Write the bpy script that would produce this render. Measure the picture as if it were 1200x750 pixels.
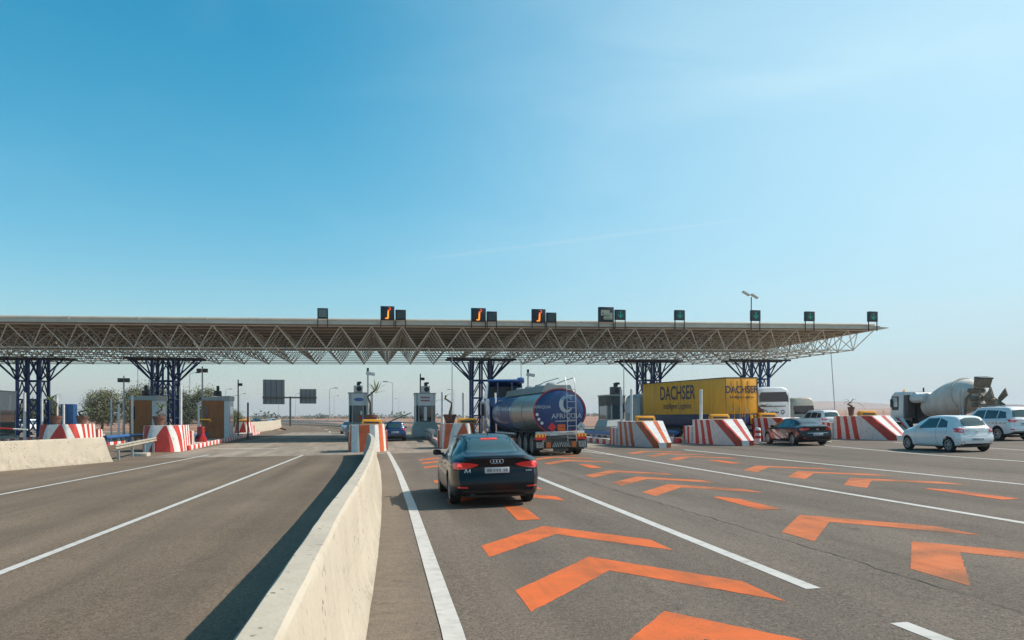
import bpy, bmesh, math, random
from mathutils import Vector, Matrix
from mathutils.bvhtree import BVHTree
random.seed(7)
S = bpy.context.scene
for o in list(bpy.data.objects): bpy.data.objects.remove(o)
COL = S.collection

# ------------------------------------------------------------------ camera
YAW = math.atan(145 / 920.0)
CA, SA = math.cos(YAW), math.sin(YAW)
cam_data = bpy.data.cameras.new('camera')
cam = bpy.data.objects.new('camera', cam_data); COL.objects.link(cam)
cam.location = (0, 0, 1.9)
cam.rotation_euler = (math.pi / 2, 0, -YAW)
cam_data.sensor_width = 36.0
cam_data.lens = 36.0 * 920 / 1200
cam_data.shift_y = 112 / 1200.0
cam_data.clip_start = 0.05; cam_data.clip_end = 12000
S.camera = cam
S.render.resolution_x = 1024; S.render.resolution_y = 640

# ------------------------------------------------------------------ sky and sun
SUN_EL = math.radians(43)
SUN_AZ = math.radians(3)          # from +X, towards +Y
sunv = Vector((math.cos(SUN_AZ) * math.cos(SUN_EL), math.sin(SUN_AZ) * math.cos(SUN_EL), math.sin(SUN_EL)))
W = bpy.data.worlds.new('World'); S.world = W; W.use_nodes = True
nt = W.node_tree; N = nt.nodes; L = nt.links; N.clear()
def nn(t, **kw):
    n = N.new(t)
    for k_, v_ in kw.items(): setattr(n, k_, v_)
    return n
w_out = nn('ShaderNodeOutputWorld'); w_bg = nn('ShaderNodeBackground')
sky = nn('ShaderNodeTexSky', sky_type='NISHITA', sun_disc=False)
sky.sun_elevation = SUN_EL; sky.sun_rotation = math.pi / 2 - SUN_AZ
sky.air_density = 1.0; sky.dust_density = .5; sky.ozone_density = 2.0; sky.altitude = 60
tc = nn('ShaderNodeTexCoord')
hs = nn('ShaderNodeHueSaturation'); hs.inputs['Hue'].default_value = .468; hs.inputs['Saturation'].default_value = 1.46; hs.inputs['Value'].default_value = 1.44
L.new(sky.outputs[0], hs.inputs['Color'])
def wmap(v, a0, a1, b0, b1, smooth=True):
    q = nn('ShaderNodeMapRange', interpolation_type='SMOOTHSTEP' if smooth else 'LINEAR')
    for k_, x_ in zip(('From Min', 'From Max', 'To Min', 'To Max'), (a0, a1, b0, b1)): q.inputs[k_].default_value = x_
    L.new(v, q.inputs['Value']); return q.outputs[0]
def wmix(f, A, B):
    q = nn('ShaderNodeMix', data_type='RGBA'); L.new(f, q.inputs['Factor']); L.new(A, q.inputs['A']); q.inputs['B'].default_value = B; return q.outputs['Result']
def wmath(op, x_, y_):
    q = nn('ShaderNodeMath', operation=op)
    for i_, v_ in enumerate((x_, y_)):
        if isinstance(v_, (int, float)): q.inputs[i_].default_value = v_
        else: L.new(v_, q.inputs[i_])
    return q.outputs[0]
# thin high veil: wispy streaks everywhere, lit more strongly the nearer to the sun (forward scatter)
dt = nn('ShaderNodeVectorMath', operation='DOT_PRODUCT'); dt.inputs[1].default_value = (math.cos(SUN_AZ), math.sin(SUN_AZ), .12); L.new(tc.outputs['Generated'], dt.inputs[0])
mp = nn('ShaderNodeMapping'); mp.inputs['Scale'].default_value = (1.0, 1.0, 3.0); mp.inputs['Rotation'].default_value = (.15, .3, .3)
L.new(tc.outputs['Generated'], mp.inputs['Vector'])
cn = nn('ShaderNodeTexNoise'); cn.inputs['Scale'].default_value = 2.6; cn.inputs['Detail'].default_value = 7; cn.inputs['Roughness'].default_value = .5; cn.inputs['Distortion'].default_value = .5
L.new(mp.outputs[0], cn.inputs['Vector'])
glow = wmap(dt.outputs['Value'], -.06, .80, 0, .80)
wisp = wmap(cn.outputs['Fac'], .3, .8, .86, 1.06)
veil = wmath('ADD', wmath('MULTIPLY', glow, wisp), wmap(cn.outputs['Fac'], .48, .8, 0, .09))
col = wmix(veil, hs.outputs[0], (6.3, 8.5, 9.4, 1))
# one faint old contrail
cv = nn('ShaderNodeVectorMath', operation='DOT_PRODUCT'); L.new(tc.outputs['Generated'], cv.inputs[0])
def pdir(px, py):
    u_, v_ = (px-600)/920, (487-py)/920
    return Vector((u_*CA+SA, -u_*SA+CA, v_)).normalized()
d0, d1 = pdir(500, 303), pdir(880, 256); cv.inputs[1].default_value = d0.cross(d1).normalized()
ab = wmath('ABSOLUTE', cv.outputs['Value'], 0)
c2 = nn('ShaderNodeVectorMath', operation='DOT_PRODUCT'); L.new(tc.outputs['Generated'], c2.inputs[0]); c2.inputs[1].default_value = (d0+d1).normalized()
trail = wmath('MULTIPLY', wmap(ab, 0, .0034, .11, 0), wmap(c2.outputs['Value'], .975, .99, 0, 1))
col = wmix(trail, col, (8, 8.6, 9, 1))
# pale air near the horizon
sz = nn('ShaderNodeSeparateXYZ'); L.new(tc.outputs['Generated'], sz.inputs[0])
low = wmath('POWER', wmath('SUBTRACT', 1.0, wmath('ABSOLUTE', sz.outputs['Z'], 0)), 7.0)
col = wmix(wmath('MULTIPLY', low, .74), col, (3.6, 4.05, 4.35, 1))
L.new(col, w_bg.inputs['Color'])
w_bg.inputs['Strength'].default_value = 0.092
L.new(w_bg.outputs[0], w_out.inputs[0])
sd = bpy.data.lights.new('sun', 'SUN'); sd.energy = 5.0; sd.angle = math.radians(.53); sd.color = (1, .90, .78)
sun = bpy.data.objects.new('sun', sd); COL.objects.link(sun)
sun.rotation_euler = sunv.to_track_quat('Z', 'Y').to_euler(); sun.location = (40, 0, 40)
S.view_settings.view_transform = 'Standard'; S.view_settings.look = 'None'
S.view_settings.exposure = 0.28; S.view_settings.gamma = 1; S.view_settings.use_curve_mapping = False
S.render.engine = 'CYCLES'
S.cycles.max_bounces = 6; S.cycles.volume_bounces = 0
HAZE = .0002

# ------------------------------------------------------------------ helpers
K = .0217
def gz(x, y):
    xc = x * CA - y * SA
    if xc >= -6: return K * xc
    e = min(-6 - xc, 14.0)
    return -6 * K - K * (e - e * e / 28.0)
TILT = (-math.atan(K * SA), -math.atan(K * CA))

def tag(o, label=None, cat=None, group=None, kind=None):
    if label: o['label'] = label
    if cat: o['category'] = cat
    if group: o['group'] = group
    if kind: o['kind'] = kind
    return o
def empty(name, loc, rz=0, tilt=False, label=None, cat=None, group=None):
    o = bpy.data.objects.new(name, None); COL.objects.link(o)
    o.empty_display_size = .2
    o.location = loc
    o.rotation_euler = (TILT[0], TILT[1], rz) if tilt else (0, 0, rz)
    return tag(o, label, cat, group)
def link(name, me, parent=None):
    o = bpy.data.objects.new(name, me); COL.objects.link(o)
    if parent is not None: o.parent = parent
    return o
def copy_tree(o, parent=None):
    c = o.copy(); COL.objects.link(c); c.parent = parent
    for ch in list(o.children): copy_tree(ch, c)
    return c

class MB:
    """collects faces and links them as ONE mesh object"""
    def __init__(s): s.v = []; s.f = []; s.m = []
    def pts(s, P):
        i = len(s.v); s.v += [tuple(p) for p in P]; return list(range(i, i + len(P)))
    def poly(s, P, m=0): s.f.append(s.pts(P)); s.m.append(m); return s
    def box(s, c, d, m=0, R=None):
        x, y, z = d[0] / 2, d[1] / 2, d[2] / 2
        P = [Vector(p) for p in ((-x,-y,-z),(x,-y,-z),(x,y,-z),(-x,y,-z),(-x,-y,z),(x,-y,z),(x,y,z),(-x,y,z))]
        if R is not None: P = [R @ p for p in P]
        C = Vector(c); i = s.pts([p + C for p in P])
        for q in ((0,3,2,1),(4,5,6,7),(0,1,5,4),(1,2,6,5),(2,3,7,6),(3,0,4,7)):
            s.f.append([i[a] for a in q]); s.m.append(m)
        return s
    def b2(s, lo, hi, m=0):
        return s.box([(a + b) / 2 for a, b in zip(lo, hi)], [abs(b - a) for a, b in zip(lo, hi)], m)
    def rings(s, R, m=0, closed=True, caps=(True, True), mf=None):
        I = [s.pts(r) for r in R]; n = len(R[0])
        for a in range(len(I) - 1):
            for b in range(n if closed else n - 1):
                c = (b + 1) % n
                s.f.append([I[a][b], I[a][c], I[a+1][c], I[a+1][b]]); s.m.append(mf(a, b) if mf else m)
        if caps[0]: s.f.append(I[0][::-1]); s.m.append(m)
        if caps[1]: s.f.append(I[-1][:]); s.m.append(m)
        return s
    def tube(s, p0, p1, r0, r1=None, n=8, m=0, caps=True):
        return s.path([p0, p1], [r0, r0 if r1 is None else r1], n, m, caps)
    def path(s, P, r, n=8, m=0, caps=True):
        P = [Vector(p) for p in P]
        if not isinstance(r, (list, tuple)): r = [r] * len(P)
        R = []; up = None
        for i, p in enumerate(P):
            d = (P[min(i+1, len(P)-1)] - P[max(i-1, 0)]).normalized()
            if up is None: up = Vector((0,0,1)) if abs(d.z) < .9 else Vector((1,0,0))
            u = d.cross(up).normalized(); w = u.cross(d).normalized(); up = w
            R.append([p + (u * math.cos(2*math.pi*k/n) + w * math.sin(2*math.pi*k/n)) * r[i] for k in range(n)])
        return s.rings(R, m, True, (caps, caps))
    def lathe(s, prof, o=(0,0,0), ax='z', n=24, m=0, caps=(True, True), mf=None):
        O = Vector(o); R = []
        for r, h in prof:
            ring = []
            for k in range(n):
                a = 2*math.pi*k/n; c, d = r*math.cos(a), r*math.sin(a)
                ring.append(O + Vector({'z': (c, d, h), 'x': (h, c, d), 'y': (d, h, c)}[ax]))
            R.append(ring)
        return s.rings(R, m, True, caps, mf)
    def prism(s, P, d, m=0):
        P = [Vector(p) for p in P]; d = Vector(d)
        return s.rings([P, [p + d for p in P]], m)
    def mesh(s, name, mats, smooth=35, bevel=0, weld=True):
        me = bpy.data.meshes.new(name); me.from_pydata(s.v, [], s.f)
        for mm in (mats if isinstance(mats, (list, tuple)) else [mats]): me.materials.append(mm)
        me.polygons.foreach_set('material_index', s.m)
        bm = bmesh.new(); bm.from_mesh(me)
        if weld: bmesh.ops.remove_doubles(bm, verts=bm.verts, dist=1e-5)
        bmesh.ops.recalc_face_normals(bm, faces=bm.faces)
        if bevel:
            ed = [e for e in bm.edges if len(e.link_faces) == 2 and e.calc_face_angle(0) > .5]
            bmesh.ops.bevel(bm, geom=ed, offset=bevel, segments=2, affect='EDGES', profile=.5, clamp_overlap=True)
        bm.to_mesh(me); bm.free()
        if smooth:
            me.polygons.foreach_set('use_smooth', [True] * len(me.polygons))
            me.set_sharp_from_angle(angle=math.radians(smooth))
        me.update(); return me
    def build(s, name, mats, parent=None, smooth=35, bevel=0, weld=True):
        return link(name, s.mesh(name, mats, smooth, bevel, weld), parent)

def interp(T, y):
    """monotone-ish cubic through a table [(y, v)]"""
    if y <= T[0][0]: return T[0][1]
    if y >= T[-1][0]: return T[-1][1]
    for i in range(len(T) - 1):
        if T[i][0] <= y <= T[i+1][0]:
            x0, v0 = T[i]; x1, v1 = T[i+1]; h = x1 - x0; t = (y - x0) / h
            def sl(j):
                if j <= 0 or j >= len(T) - 1: 
                    a = 0 if j <= 0 else len(T) - 2
                    return (T[a+1][1] - T[a][1]) / (T[a+1][0] - T[a][0])
                d0 = (T[j][1] - T[j-1][1]) / (T[j][0] - T[j-1][0]); d1 = (T[j+1][1] - T[j][1]) / (T[j+1][0] - T[j][0])
                return 0 if d0 * d1 <= 0 else 2 * d0 * d1 / (d0 + d1)
            m0, m1 = sl(i) * h, sl(i+1) * h
            return (2*t**3-3*t*t+1)*v0 + (t**3-2*t*t+t)*m0 + (-2*t**3+3*t*t)*v1 + (t**3-t*t)*m1

# ------------------------------------------------------------------ materials
MATS = {}
def mat(name, rgb, rough=.6, metal=0.0, var=.12, scale=3.0, bump=0.0, bscale=60.0, coat=0.0, emit=0.0, spec=.5, rgb2=None, dirt=0.0, stretch=(1,1,1), detail=6):
    m = bpy.data.materials.new(name); m.use_nodes = True; t = m.node_tree; b = t.nodes['Principled BSDF']
    b.inputs['Roughness'].default_value = rough; b.inputs['Metallic'].default_value = metal
    b.inputs['Coat Weight'].default_value = coat; b.inputs['Coat Roughness'].default_value = .03
    b.inputs['Specular IOR Level'].default_value = spec
    c = tuple(rgb) + (1,)
    tcn = t.nodes.new('ShaderNodeTexCoord'); mpn = t.nodes.new('ShaderNodeMapping'); mpn.inputs['Scale'].default_value = stretch
    t.links.new(tcn.outputs['Object'], mpn.inputs['Vector'])
    n = t.nodes.new('ShaderNodeTexNoise'); n.inputs['Scale'].default_value = scale; n.inputs['Detail'].default_value = detail; n.inputs['Roughness'].default_value = .65
    t.links.new(mpn.outputs[0], n.inputs['Vector'])
    r = t.nodes.new('ShaderNodeValToRGB')
    d2 = rgb2 or tuple(x * (1 - var) for x in rgb); l2 = tuple(min(1, x * (1 + var)) for x in rgb)
    r.color_ramp.elements[0].position = .3; r.color_ramp.elements[1].position = .7
    r.color_ramp.elements[0].color = tuple(d2) + (1,); r.color_ramp.elements[1].color = tuple(l2) + (1,)
    t.links.new(n.outputs['Fac'], r.inputs[0]); t.links.new(r.outputs[0], b.inputs['Base Color'])
    if emit:
        b.inputs['Emission Color'].default_value = c; b.inputs['Emission Strength'].default_value = emit
    if dirt:
        n3 = t.nodes.new('ShaderNodeTexNoise'); n3.inputs['Scale'].default_value = scale * 2.3; n3.inputs['Detail'].default_value = 8
        t.links.new(mpn.outputs[0], n3.inputs['Vector'])
        q = t.nodes.new('ShaderNodeMapRange'); q.inputs['From Min'].default_value = .5; q.inputs['From Max'].default_value = .75; q.inputs['To Max'].default_value = dirt
        t.links.new(n3.outputs['Fac'], q.inputs['Value'])
        mm = t.nodes.new('ShaderNodeMix'); mm.data_type = 'RGBA'; mm.inputs['B'].default_value = (.10, .075, .05, 1)
        t.links.new(q.outputs[0], mm.inputs['Factor']); t.links.new(r.outputs[0], mm.inputs['A']); t.links.new(mm.outputs['Result'], b.inputs['Base Color'])
    if bump:
        n2 = t.nodes.new('ShaderNodeTexNoise'); n2.inputs['Scale'].default_value = bscale; n2.inputs['Detail'].default_value = 5
        t.links.new(mpn.outputs[0], n2.inputs['Vector'])
        bp = t.nodes.new('ShaderNodeBump'); bp.inputs['Strength'].default_value = bump; bp.inputs['Distance'].default_value = .02
        t.links.new(n2.outputs['Fac'], bp.inputs['Height']); t.links.new(bp.outputs[0], b.inputs['Normal'])
    MATS[name] = m; return m

m_white_paint = mat('white_paint', (.64, .625, .60), .55, var=.06, dirt=.3, scale=2.2)
m_red_paint = mat('red_paint', (.46, .035, .025), .55, var=.25, dirt=.25, scale=2.2)
m_orange_paint = mat('orange_red_paint', (.54, .10, .025), .55, var=.28, dirt=.35, scale=2.2)
m_steel_beige = mat('beige_painted_steel', (.62, .565, .48), .5, .1, var=.12, scale=1.2)
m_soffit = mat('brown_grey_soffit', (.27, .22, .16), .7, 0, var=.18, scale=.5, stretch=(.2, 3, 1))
m_fascia = mat('pale_fascia', (.52, .47, .39), .5, .1, var=.08, scale=.8, dirt=.15)
m_steel_dark = mat('dark_grey_steel', (.07, .07, .068), .5, .3)
m_blue_steel = mat('blue_steel', (.012, .05, .22), .4, .1, var=.25)
m_blue_pipe = mat('blue_rail_paint', (.03, .12, .34), .4, .1, var=.2, dirt=.3)
m_galv = mat('galvanised_steel', (.42, .43, .43), .42, .7, var=.15, scale=2)
m_grey_post = mat('light_grey_post', (.55, .55, .54), .5, .1, var=.08, dirt=.2)
m_concrete = mat('concrete', (.40, .36, .30), .85, bump=.3, var=.15, dirt=.2, scale=1.3)
m_booth = mat('booth_cladding', (.33, .36, .35), .45, .2, var=.08, dirt=.15)
m_booth_white = mat('booth_white_panel', (.62, .63, .64), .4, .1, var=.06, dirt=.12)
m_wood = mat('orange_wood_panel', (.36, .115, .03), .6, var=.25, scale=2.0, stretch=(6, 6, .5))
m_glass = mat('dark_glass', (.012, .018, .02), .04, spec=.8, var=.1, coat=.5)
m_glass_teal = mat('tinted_glass', (.035, .07, .072), .04, spec=.6, var=.15, coat=.4)
m_black = mat('black_plastic', (.016, .016, .017), .5, var=.1)
m_rubber = mat('tyre_rubber', (.018, .018, .018), .85, var=.2, bump=.2)
m_alloy = mat('alloy_rim', (.36, .37, .38), .4, .35, var=.06)
m_chrome = mat('chrome', (.75, .75, .76), .12, 1.0, var=.02)
m_amber = mat('amber_housing', (.62, .25, .015), .45, var=.12, dirt=.25)
m_amber_lit = mat('amber_lamp', (.9, .42, .03), .3, emit=.15)
m_terracotta = mat('terracotta_pot', (.115, .05, .033), .8, var=.2)
m_leaf = mat('agave_leaf', (.09, .13, .03), .5, var=.35, scale=6)
m_bark = mat('bark', (.10, .075, .05), .9, var=.3, bump=.5)
m_navy = mat('navy_car_paint', (.005, .006, .010), .3, .0, var=.05, coat=.32, spec=.25)
m_black_car = mat('black_car_paint', (.005, .005, .008), .3, .0, var=.05, coat=.45, spec=.25)
m_white_car = mat('white_car_paint', (.74, .74, .74), .3, 0, var=.02, coat=1.0)
m_blue_car = mat('blue_car_paint', (.012, .035, .12), .25, .3, var=.05, coat=1.0)
m_green_car = mat('dark_green_car_paint', (.012, .02, .018), .25, .3, var=.05, coat=1.0)
m_silver_car = mat('silver_car_paint', (.4, .41, .42), .3, .5, var=.05, coat=1.0)
m_tail = mat('red_tail_lens', (.55, .012, .012), .15, coat=1, var=.1, emit=.12)
m_tail_lit = mat('lit_brake_lamp', (.9, .07, .06), .2, emit=.55, var=.02)
m_badge = mat('satin_badge', (.55, .55, .55), .35, .2, var=.03)
m_plate = mat('number_plate', (.55, .56, .56), .45, var=.05)
m_ink = mat('dark_ink', (.03, .035, .05), .6, var=.05)
m_seam = mat('panel_gap', (.004, .004, .004), .9, var=.02)
m_lens = mat('clear_lens', (.6, .62, .65), .1, coat=1, var=.05)
# ------------------------------------------------------------------ ground materials
def asphalt_mat():
    m = bpy.data.materials.new('asphalt'); m.use_nodes = True; t = m.node_tree; b = t.nodes['Principled BSDF']; n = t.nodes.new; l = t.links.new
    b.inputs['Roughness'].default_value = .82; b.inputs['Specular IOR Level'].default_value = .12
    tcn = n('ShaderNodeTexCoord')
    def noise(sc, det, rough=.6, vec=None):
        q = n('ShaderNodeTexNoise'); q.inputs['Scale'].default_value = sc; q.inputs['Detail'].default_value = det; q.inputs['Roughness'].default_value = rough
        l(vec or tcn.outputs['Object'], q.inputs['Vector']); return q.outputs['Fac']
    def rng(v, a, c, lo, hi):
        q = n('ShaderNodeMapRange'); q.inputs['From Min'].default_value = a; q.inputs['From Max'].default_value = c; q.inputs['To Min'].default_value = lo; q.inputs['To Max'].default_value = hi
        l(v, q.inputs['Value']); return q.outputs[0]
    def mixc(f, A, B, bt='MIX'):
        q = n('ShaderNodeMix'); q.data_type = 'RGBA'; q.blend_type = bt
        if f is not None and not isinstance(f, float): l(f, q.inputs['Factor'])
        elif f is not None: q.inputs['Factor'].default_value = f
        for nm, X in (('A', A), ('B', B)):
            if isinstance(X, tuple): q.inputs[nm].default_value = X
            else: l(X, q.inputs[nm])
        return q.outputs['Result']
    sep = n('ShaderNodeSeparateXYZ'); l(tcn.outputs['Object'], sep.inputs[0])
    # warm sun glare on the carriageway left of the barrier, painted as a browner base
    side = rng(sep.outputs['X'], -.6, -.3, 0, 1)
    base = mixc(side, (.158, .119, .086, 1), (.150, .123, .100, 1))
    # long streaks along the driving direction, blotches, fine aggregate
    mp_ = n('ShaderNodeMapping'); mp_.inputs['Scale'].default_value = (1.1, .045, 1); l(tcn.outputs['Object'], mp_.inputs['Vector'])
    st = rng(noise(1, 5, .6, mp_.outputs[0]), .3, .72, .80, 1.16)
    bl = rng(noise(.22, 6), .3, .7, .86, 1.12)
    ag = rng(noise(48, 4, .8), .34, .66, .38, 1.62)
    ag2 = rng(noise(17, 3, .7), .35, .65, .82, 1.18)
    def mul(a, c):
        q = n('ShaderNodeMath'); q.operation = 'MULTIPLY'; l(a, q.inputs[0]); l(c, q.inputs[1]); return q.outputs[0]
    f = mul(mul(st, bl), mul(ag, ag2))
    comb = n('ShaderNodeCombineColor')
    for k_ in range(3): l(f, comb.inputs[k_])
    col = mixc(1.0, base, comb.outputs[0], 'MULTIPLY')
    # rubber-darkened wheel tracks and oil drips down each lane
    def bands(cs, w):
        acc = None
        for c_ in cs:
            q = n('ShaderNodeMath'); q.operation = 'SUBTRACT'; q.inputs[1].default_value = c_; l(sep.outputs['X'], q.inputs[0])
            a_ = n('ShaderNodeMath'); a_.operation = 'ABSOLUTE'; l(q.outputs[0], a_.inputs[0])
            r_ = rng(a_.outputs[0], .05, w, 1, 0)
            if acc is None: acc = r_
            else:
                m_ = n('ShaderNodeMath'); m_.operation = 'MAXIMUM'; l(acc, m_.inputs[0]); l(r_, m_.inputs[1]); acc = m_.outputs[0]
        return acc
    mp3 = n('ShaderNodeMapping'); mp3.inputs['Scale'].default_value = (2.2, .16, 1); l(tcn.outputs['Object'], mp3.inputs['Vector'])
    tr = mul(bands((1.75, 3.4, 6.45, 8.15, 11.6, 13.3, 17.2, 18.8, -2.2, -3.8, -6.6, -8.2), .55), rng(noise(1.0, 6, .65, mp3.outputs[0]), .3, .7, .05, .42))
    col = mixc(tr, col, (.075, .063, .052, 1))
    vo2 = n('ShaderNodeTexVoronoi'); vo2.inputs['Scale'].default_value = 1.7; vo2.feature = 'F1'
    nz = n('ShaderNodeTexNoise'); nz.inputs['Scale'].default_value = 4; nz.inputs['Detail'].default_value = 4; l(tcn.outputs['Object'], nz.inputs['Vector'])
    wv = n('ShaderNodeVectorMath'); wv.operation = 'MULTIPLY_ADD'; wv.inputs[1].default_value = (.3, .3, 0); l(nz.outputs['Color'], wv.inputs[0]); l(tcn.outputs['Object'], wv.inputs[2]); l(wv.outputs[0], vo2.inputs['Vector'])
    oil = mul(bands((2.5, 7.3, 12.4, -3.0, -7.4), .7), rng(vo2.outputs['Distance'], .05, .22, .75, 0))
    col = mixc(mul(oil, rng(noise(.5, 4), .42, .6, 0, 1)), col, (.045, .04, .036, 1))
    # paler scuffed patches
    pat = rng(noise(.55, 8, .7), .58, .72, 0, .5)
    col = mixc(pat, col, (.175, .148, .122, 1))
    # dusty verge along the foot of the median barrier
    xa = n('ShaderNodeMath'); xa.operation = 'ADD'; xa.inputs[1].default_value = -.02; l(sep.outputs['X'], xa.inputs[0])
    xb = n('ShaderNodeMath'); xb.operation = 'ABSOLUTE'; l(xa.outputs[0], xb.inputs[0])
    near = rng(xb.outputs[0], .12, .62, 1, 0)
    mp2 = n('ShaderNodeMapping'); mp2.inputs['Scale'].default_value = (1.2, 3.5, 1); l(tcn.outputs['Object'], mp2.inputs['Vector'])
    dm = mul(near, rng(noise(1.6, 7, .7, mp2.outputs[0]), .3, .68, 0, .6))
    col = mixc(dm, col, (.24, .19, .14, 1))
    # sparse pale pebbles and tar spots
    vo = n('ShaderNodeTexVoronoi'); vo.inputs['Scale'].default_value = 9; l(tcn.outputs['Object'], vo.inputs['Vector'])
    sp = rng(vo.outputs['Distance'], .03, .05, .35, 0)
    col = mixc(mul(sp, rng(noise(1.3, 3), .5, .6, 0, 1)), col, (.30, .27, .23, 1))
    l(col, b.inputs['Base Color'])
    bp = n('ShaderNodeBump'); bp.inputs['Strength'].default_value = .5; bp.inputs['Distance'].default_value = .006
    l(noise(120, 3, .7), bp.inputs['Height']); l(bp.outputs[0], b.inputs['Normal'])
    return m
m_asphalt = asphalt_mat()
m_apron = mat('worn_concrete_apron', (.245, .20, .155), .85, var=.3, scale=.6, bump=.2, dirt=.6, stretch=(1.6, .16, 1))
m_soil = mat('dry_soil_field', (.30, .155, .095), .95, rgb2=(.19, .095, .06), var=.25, scale=.012, stretch=(.5, 2.2, 1), detail=9, bump=.3)
m_line = mat('road_line_paint', (.50, .48, .445), .6, var=.1, scale=2.5, dirt=.35, detail=9)
def worn_orange(name='orange_road_paint', base=(.56, .115, .028), lo=1.02, hi=1.26, mx=.8):
    m = mat(name, base, .7, spec=.2, var=.16, scale=2.2, dirt=.0, detail=9, rgb2=(.47, .115, .03))
    t = m.node_tree; n = t.nodes.new; b = t.nodes['Principled BSDF']
    tcn = n('ShaderNodeTexCoord'); q = n('ShaderNodeTexNoise'); q.inputs['Scale'].default_value = 38; q.inputs['Detail'].default_value = 6; q.inputs['Roughness'].default_value = .75
    q2 = n('ShaderNodeTexNoise'); q2.inputs['Scale'].default_value = .9; q2.inputs['Detail'].default_value = 5
    t.links.new(tcn.outputs['Object'], q.inputs['Vector']); t.links.new(tcn.outputs['Object'], q2.inputs['Vector'])
    ad = n('ShaderNodeMath'); ad.operation = 'ADD'; t.links.new(q.outputs['Fac'], ad.inputs[0]); t.links.new(q2.outputs['Fac'], ad.inputs[1])
    r = n('ShaderNodeMapRange'); r.inputs['From Min'].default_value = lo; r.inputs['From Max'].default_value = hi; r.inputs['To Max'].default_value = mx
    t.links.new(ad.outputs[0], r.inputs['Value'])
    old = b.inputs['Base Color'].links[0].from_socket
    # rubber scuffs running with the traffic
    mp_ = n('ShaderNodeMapping'); mp_.inputs['Scale'].default_value = (3.2, .35, 1); t.links.new(tcn.outputs['Object'], mp_.inputs['Vector'])
    q3 = n('ShaderNodeTexNoise'); q3.inputs['Scale'].default_value = 1.1; q3.inputs['Detail'].default_value = 7; q3.inputs['Roughness'].default_value = .7; t.links.new(mp_.outputs[0], q3.inputs['Vector'])
    r3 = n('ShaderNodeMapRange'); r3.inputs['From Min'].default_value = .48; r3.inputs['From Max'].default_value = .72; r3.inputs['To Max'].default_value = .5; t.links.new(q3.outputs['Fac'], r3.inputs['Value'])
    m3 = n('ShaderNodeMix'); m3.data_type = 'RGBA'; m3.inputs['B'].default_value = (.20, .075, .03, 1)
    t.links.new(r3.outputs[0], m3.inputs['Factor']); t.links.new(old, m3.inputs['A']); old = m3.outputs['Result']
    mx_ = n('ShaderNodeMix'); mx_.data_type = 'RGBA'; mx_.inputs['B'].default_value = (.17, .085, .045, 1)
    t.links.new(r.outputs[0], mx_.inputs['Factor']); t.links.new(old, mx_.inputs['A']); t.links.new(mx_.outputs['Result'], b.inputs['Base Color'])
    return m
m_chev = worn_orange()
m_chev_old = worn_orange('faded_orange_road_paint', (.50, .145, .05), .95, 1.2, .85)

# ------------------------------------------------------------------ ground sheets
def terrain():
    b = MB(); radii = [0.5, 12, 30, 60, 90, 130, 180, 260, 380, 560, 820, 1200, 1800, 2700, 4200]
    n = 96; R = []
    for r in radii:
        ring = []
        for k in range(n):
            a = 2*math.pi*k/n; x, y = r*math.cos(a), r*math.sin(a)
            xc = x*CA - y*SA
            z = gz(x, y) if xc < 1500 else K*1500
            ring.append((x, y, z - .22 - (.6 * random.random() if r > 300 else 0)))
        R.append(ring)
    b.rings(R, 0, True, (True, False))
    tag(b.build('ground', m_soil), kind='structure')
terrain()
def sheet(name, x0, x1, y0, y1, dz, m, step=2.0):
    b = MB(); nx = max(1, round((x1-x0)/step)); ny = max(1, round((y1-y0)/step))
    I = []
    for j in range(ny+1):
        for i in range(nx+1):
            x = x0+(x1-x0)*i/nx; y = y0+(y1-y0)*j/ny
            I.append(b.pts([(x, y, gz(x, y)+dz)])[0])
    for j in range(ny):
        for i in range(nx):
            a = j*(nx+1)+i; b.f.append([a, a+1, a+nx+2, a+nx+1]); b.m.append(0)
    return tag(b.build(name, m), kind='structure')
sheet('road', -36, 76, -24, 120, 0, m_asphalt)
sheet('concrete_apron', -12.2, 60, 42.6, 104, .004, m_apron)
def bend(s): return -max(0, s-88)**2 / 540.0
def strip(name, fn, dz, m, s0, s1, ds=6.0):
    b = MB(); R = []; s = s0
    while s <= s1 + .01:
        R.append([(x, s, gz(x, s)+dz) for x in fn(s)]); s += ds
    b.rings(R, 0, False, (False, False))
    return tag(b.build(name, m), kind='structure')
strip('exit_road', lambda s: [-13+bend(s)+i*2 for i in range(7)], -.004, m_asphalt, 120, 330)
strip('entry_road', lambda s: [2+bend(s)+i*2 for i in range(8)], -.004, m_asphalt, 120, 330)
sheet('toll_verge', -60, -36, 20, 120, -.03, m_apron, 3)

# painted lines
def line(name, pts, w, m=None, dz=.004):
    b = MB(); R = []
    P = []
    for (xa, ya), (xb, yb) in zip(pts, pts[1:]):
        n = max(1, int(math.hypot(xb-xa, yb-ya) / 1.5))
        P += [(xa+(xb-xa)*i/n, ya+(yb-ya)*i/n) for i in range(n)]
    P.append(pts[-1])
    for i, (x, y) in enumerate(P):
        a = P[max(i-1, 0)]; c = P[min(i+1, len(P)-1)]; dx, dy = c[0]-a[0], c[1]-a[1]; q = math.hypot(dx, dy); nx, ny = dy/q*w/2, -dx/q*w/2
        R.append([(x-nx, y-ny, gz(x-nx, y-ny)+dz), (x+nx, y+ny, gz(x+nx, y+ny)+dz)])
    b.rings(R, 0, False, (False, False))
    return tag(b.build(name, m or m_line), kind='structure')
line('lane_line', [(.52, 2.5), (.56, 7), (.50, 17), (.36, 28), (.15, 38), (-.02, 45)], .19, dz=.009)
line('lane_line', [(4.44, 7.7), (4.48, 22.3), (4.48, 36)], .17)
line('lane_line', [(4.50, 2.8), (4.44, 6.3)], .17)
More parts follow.
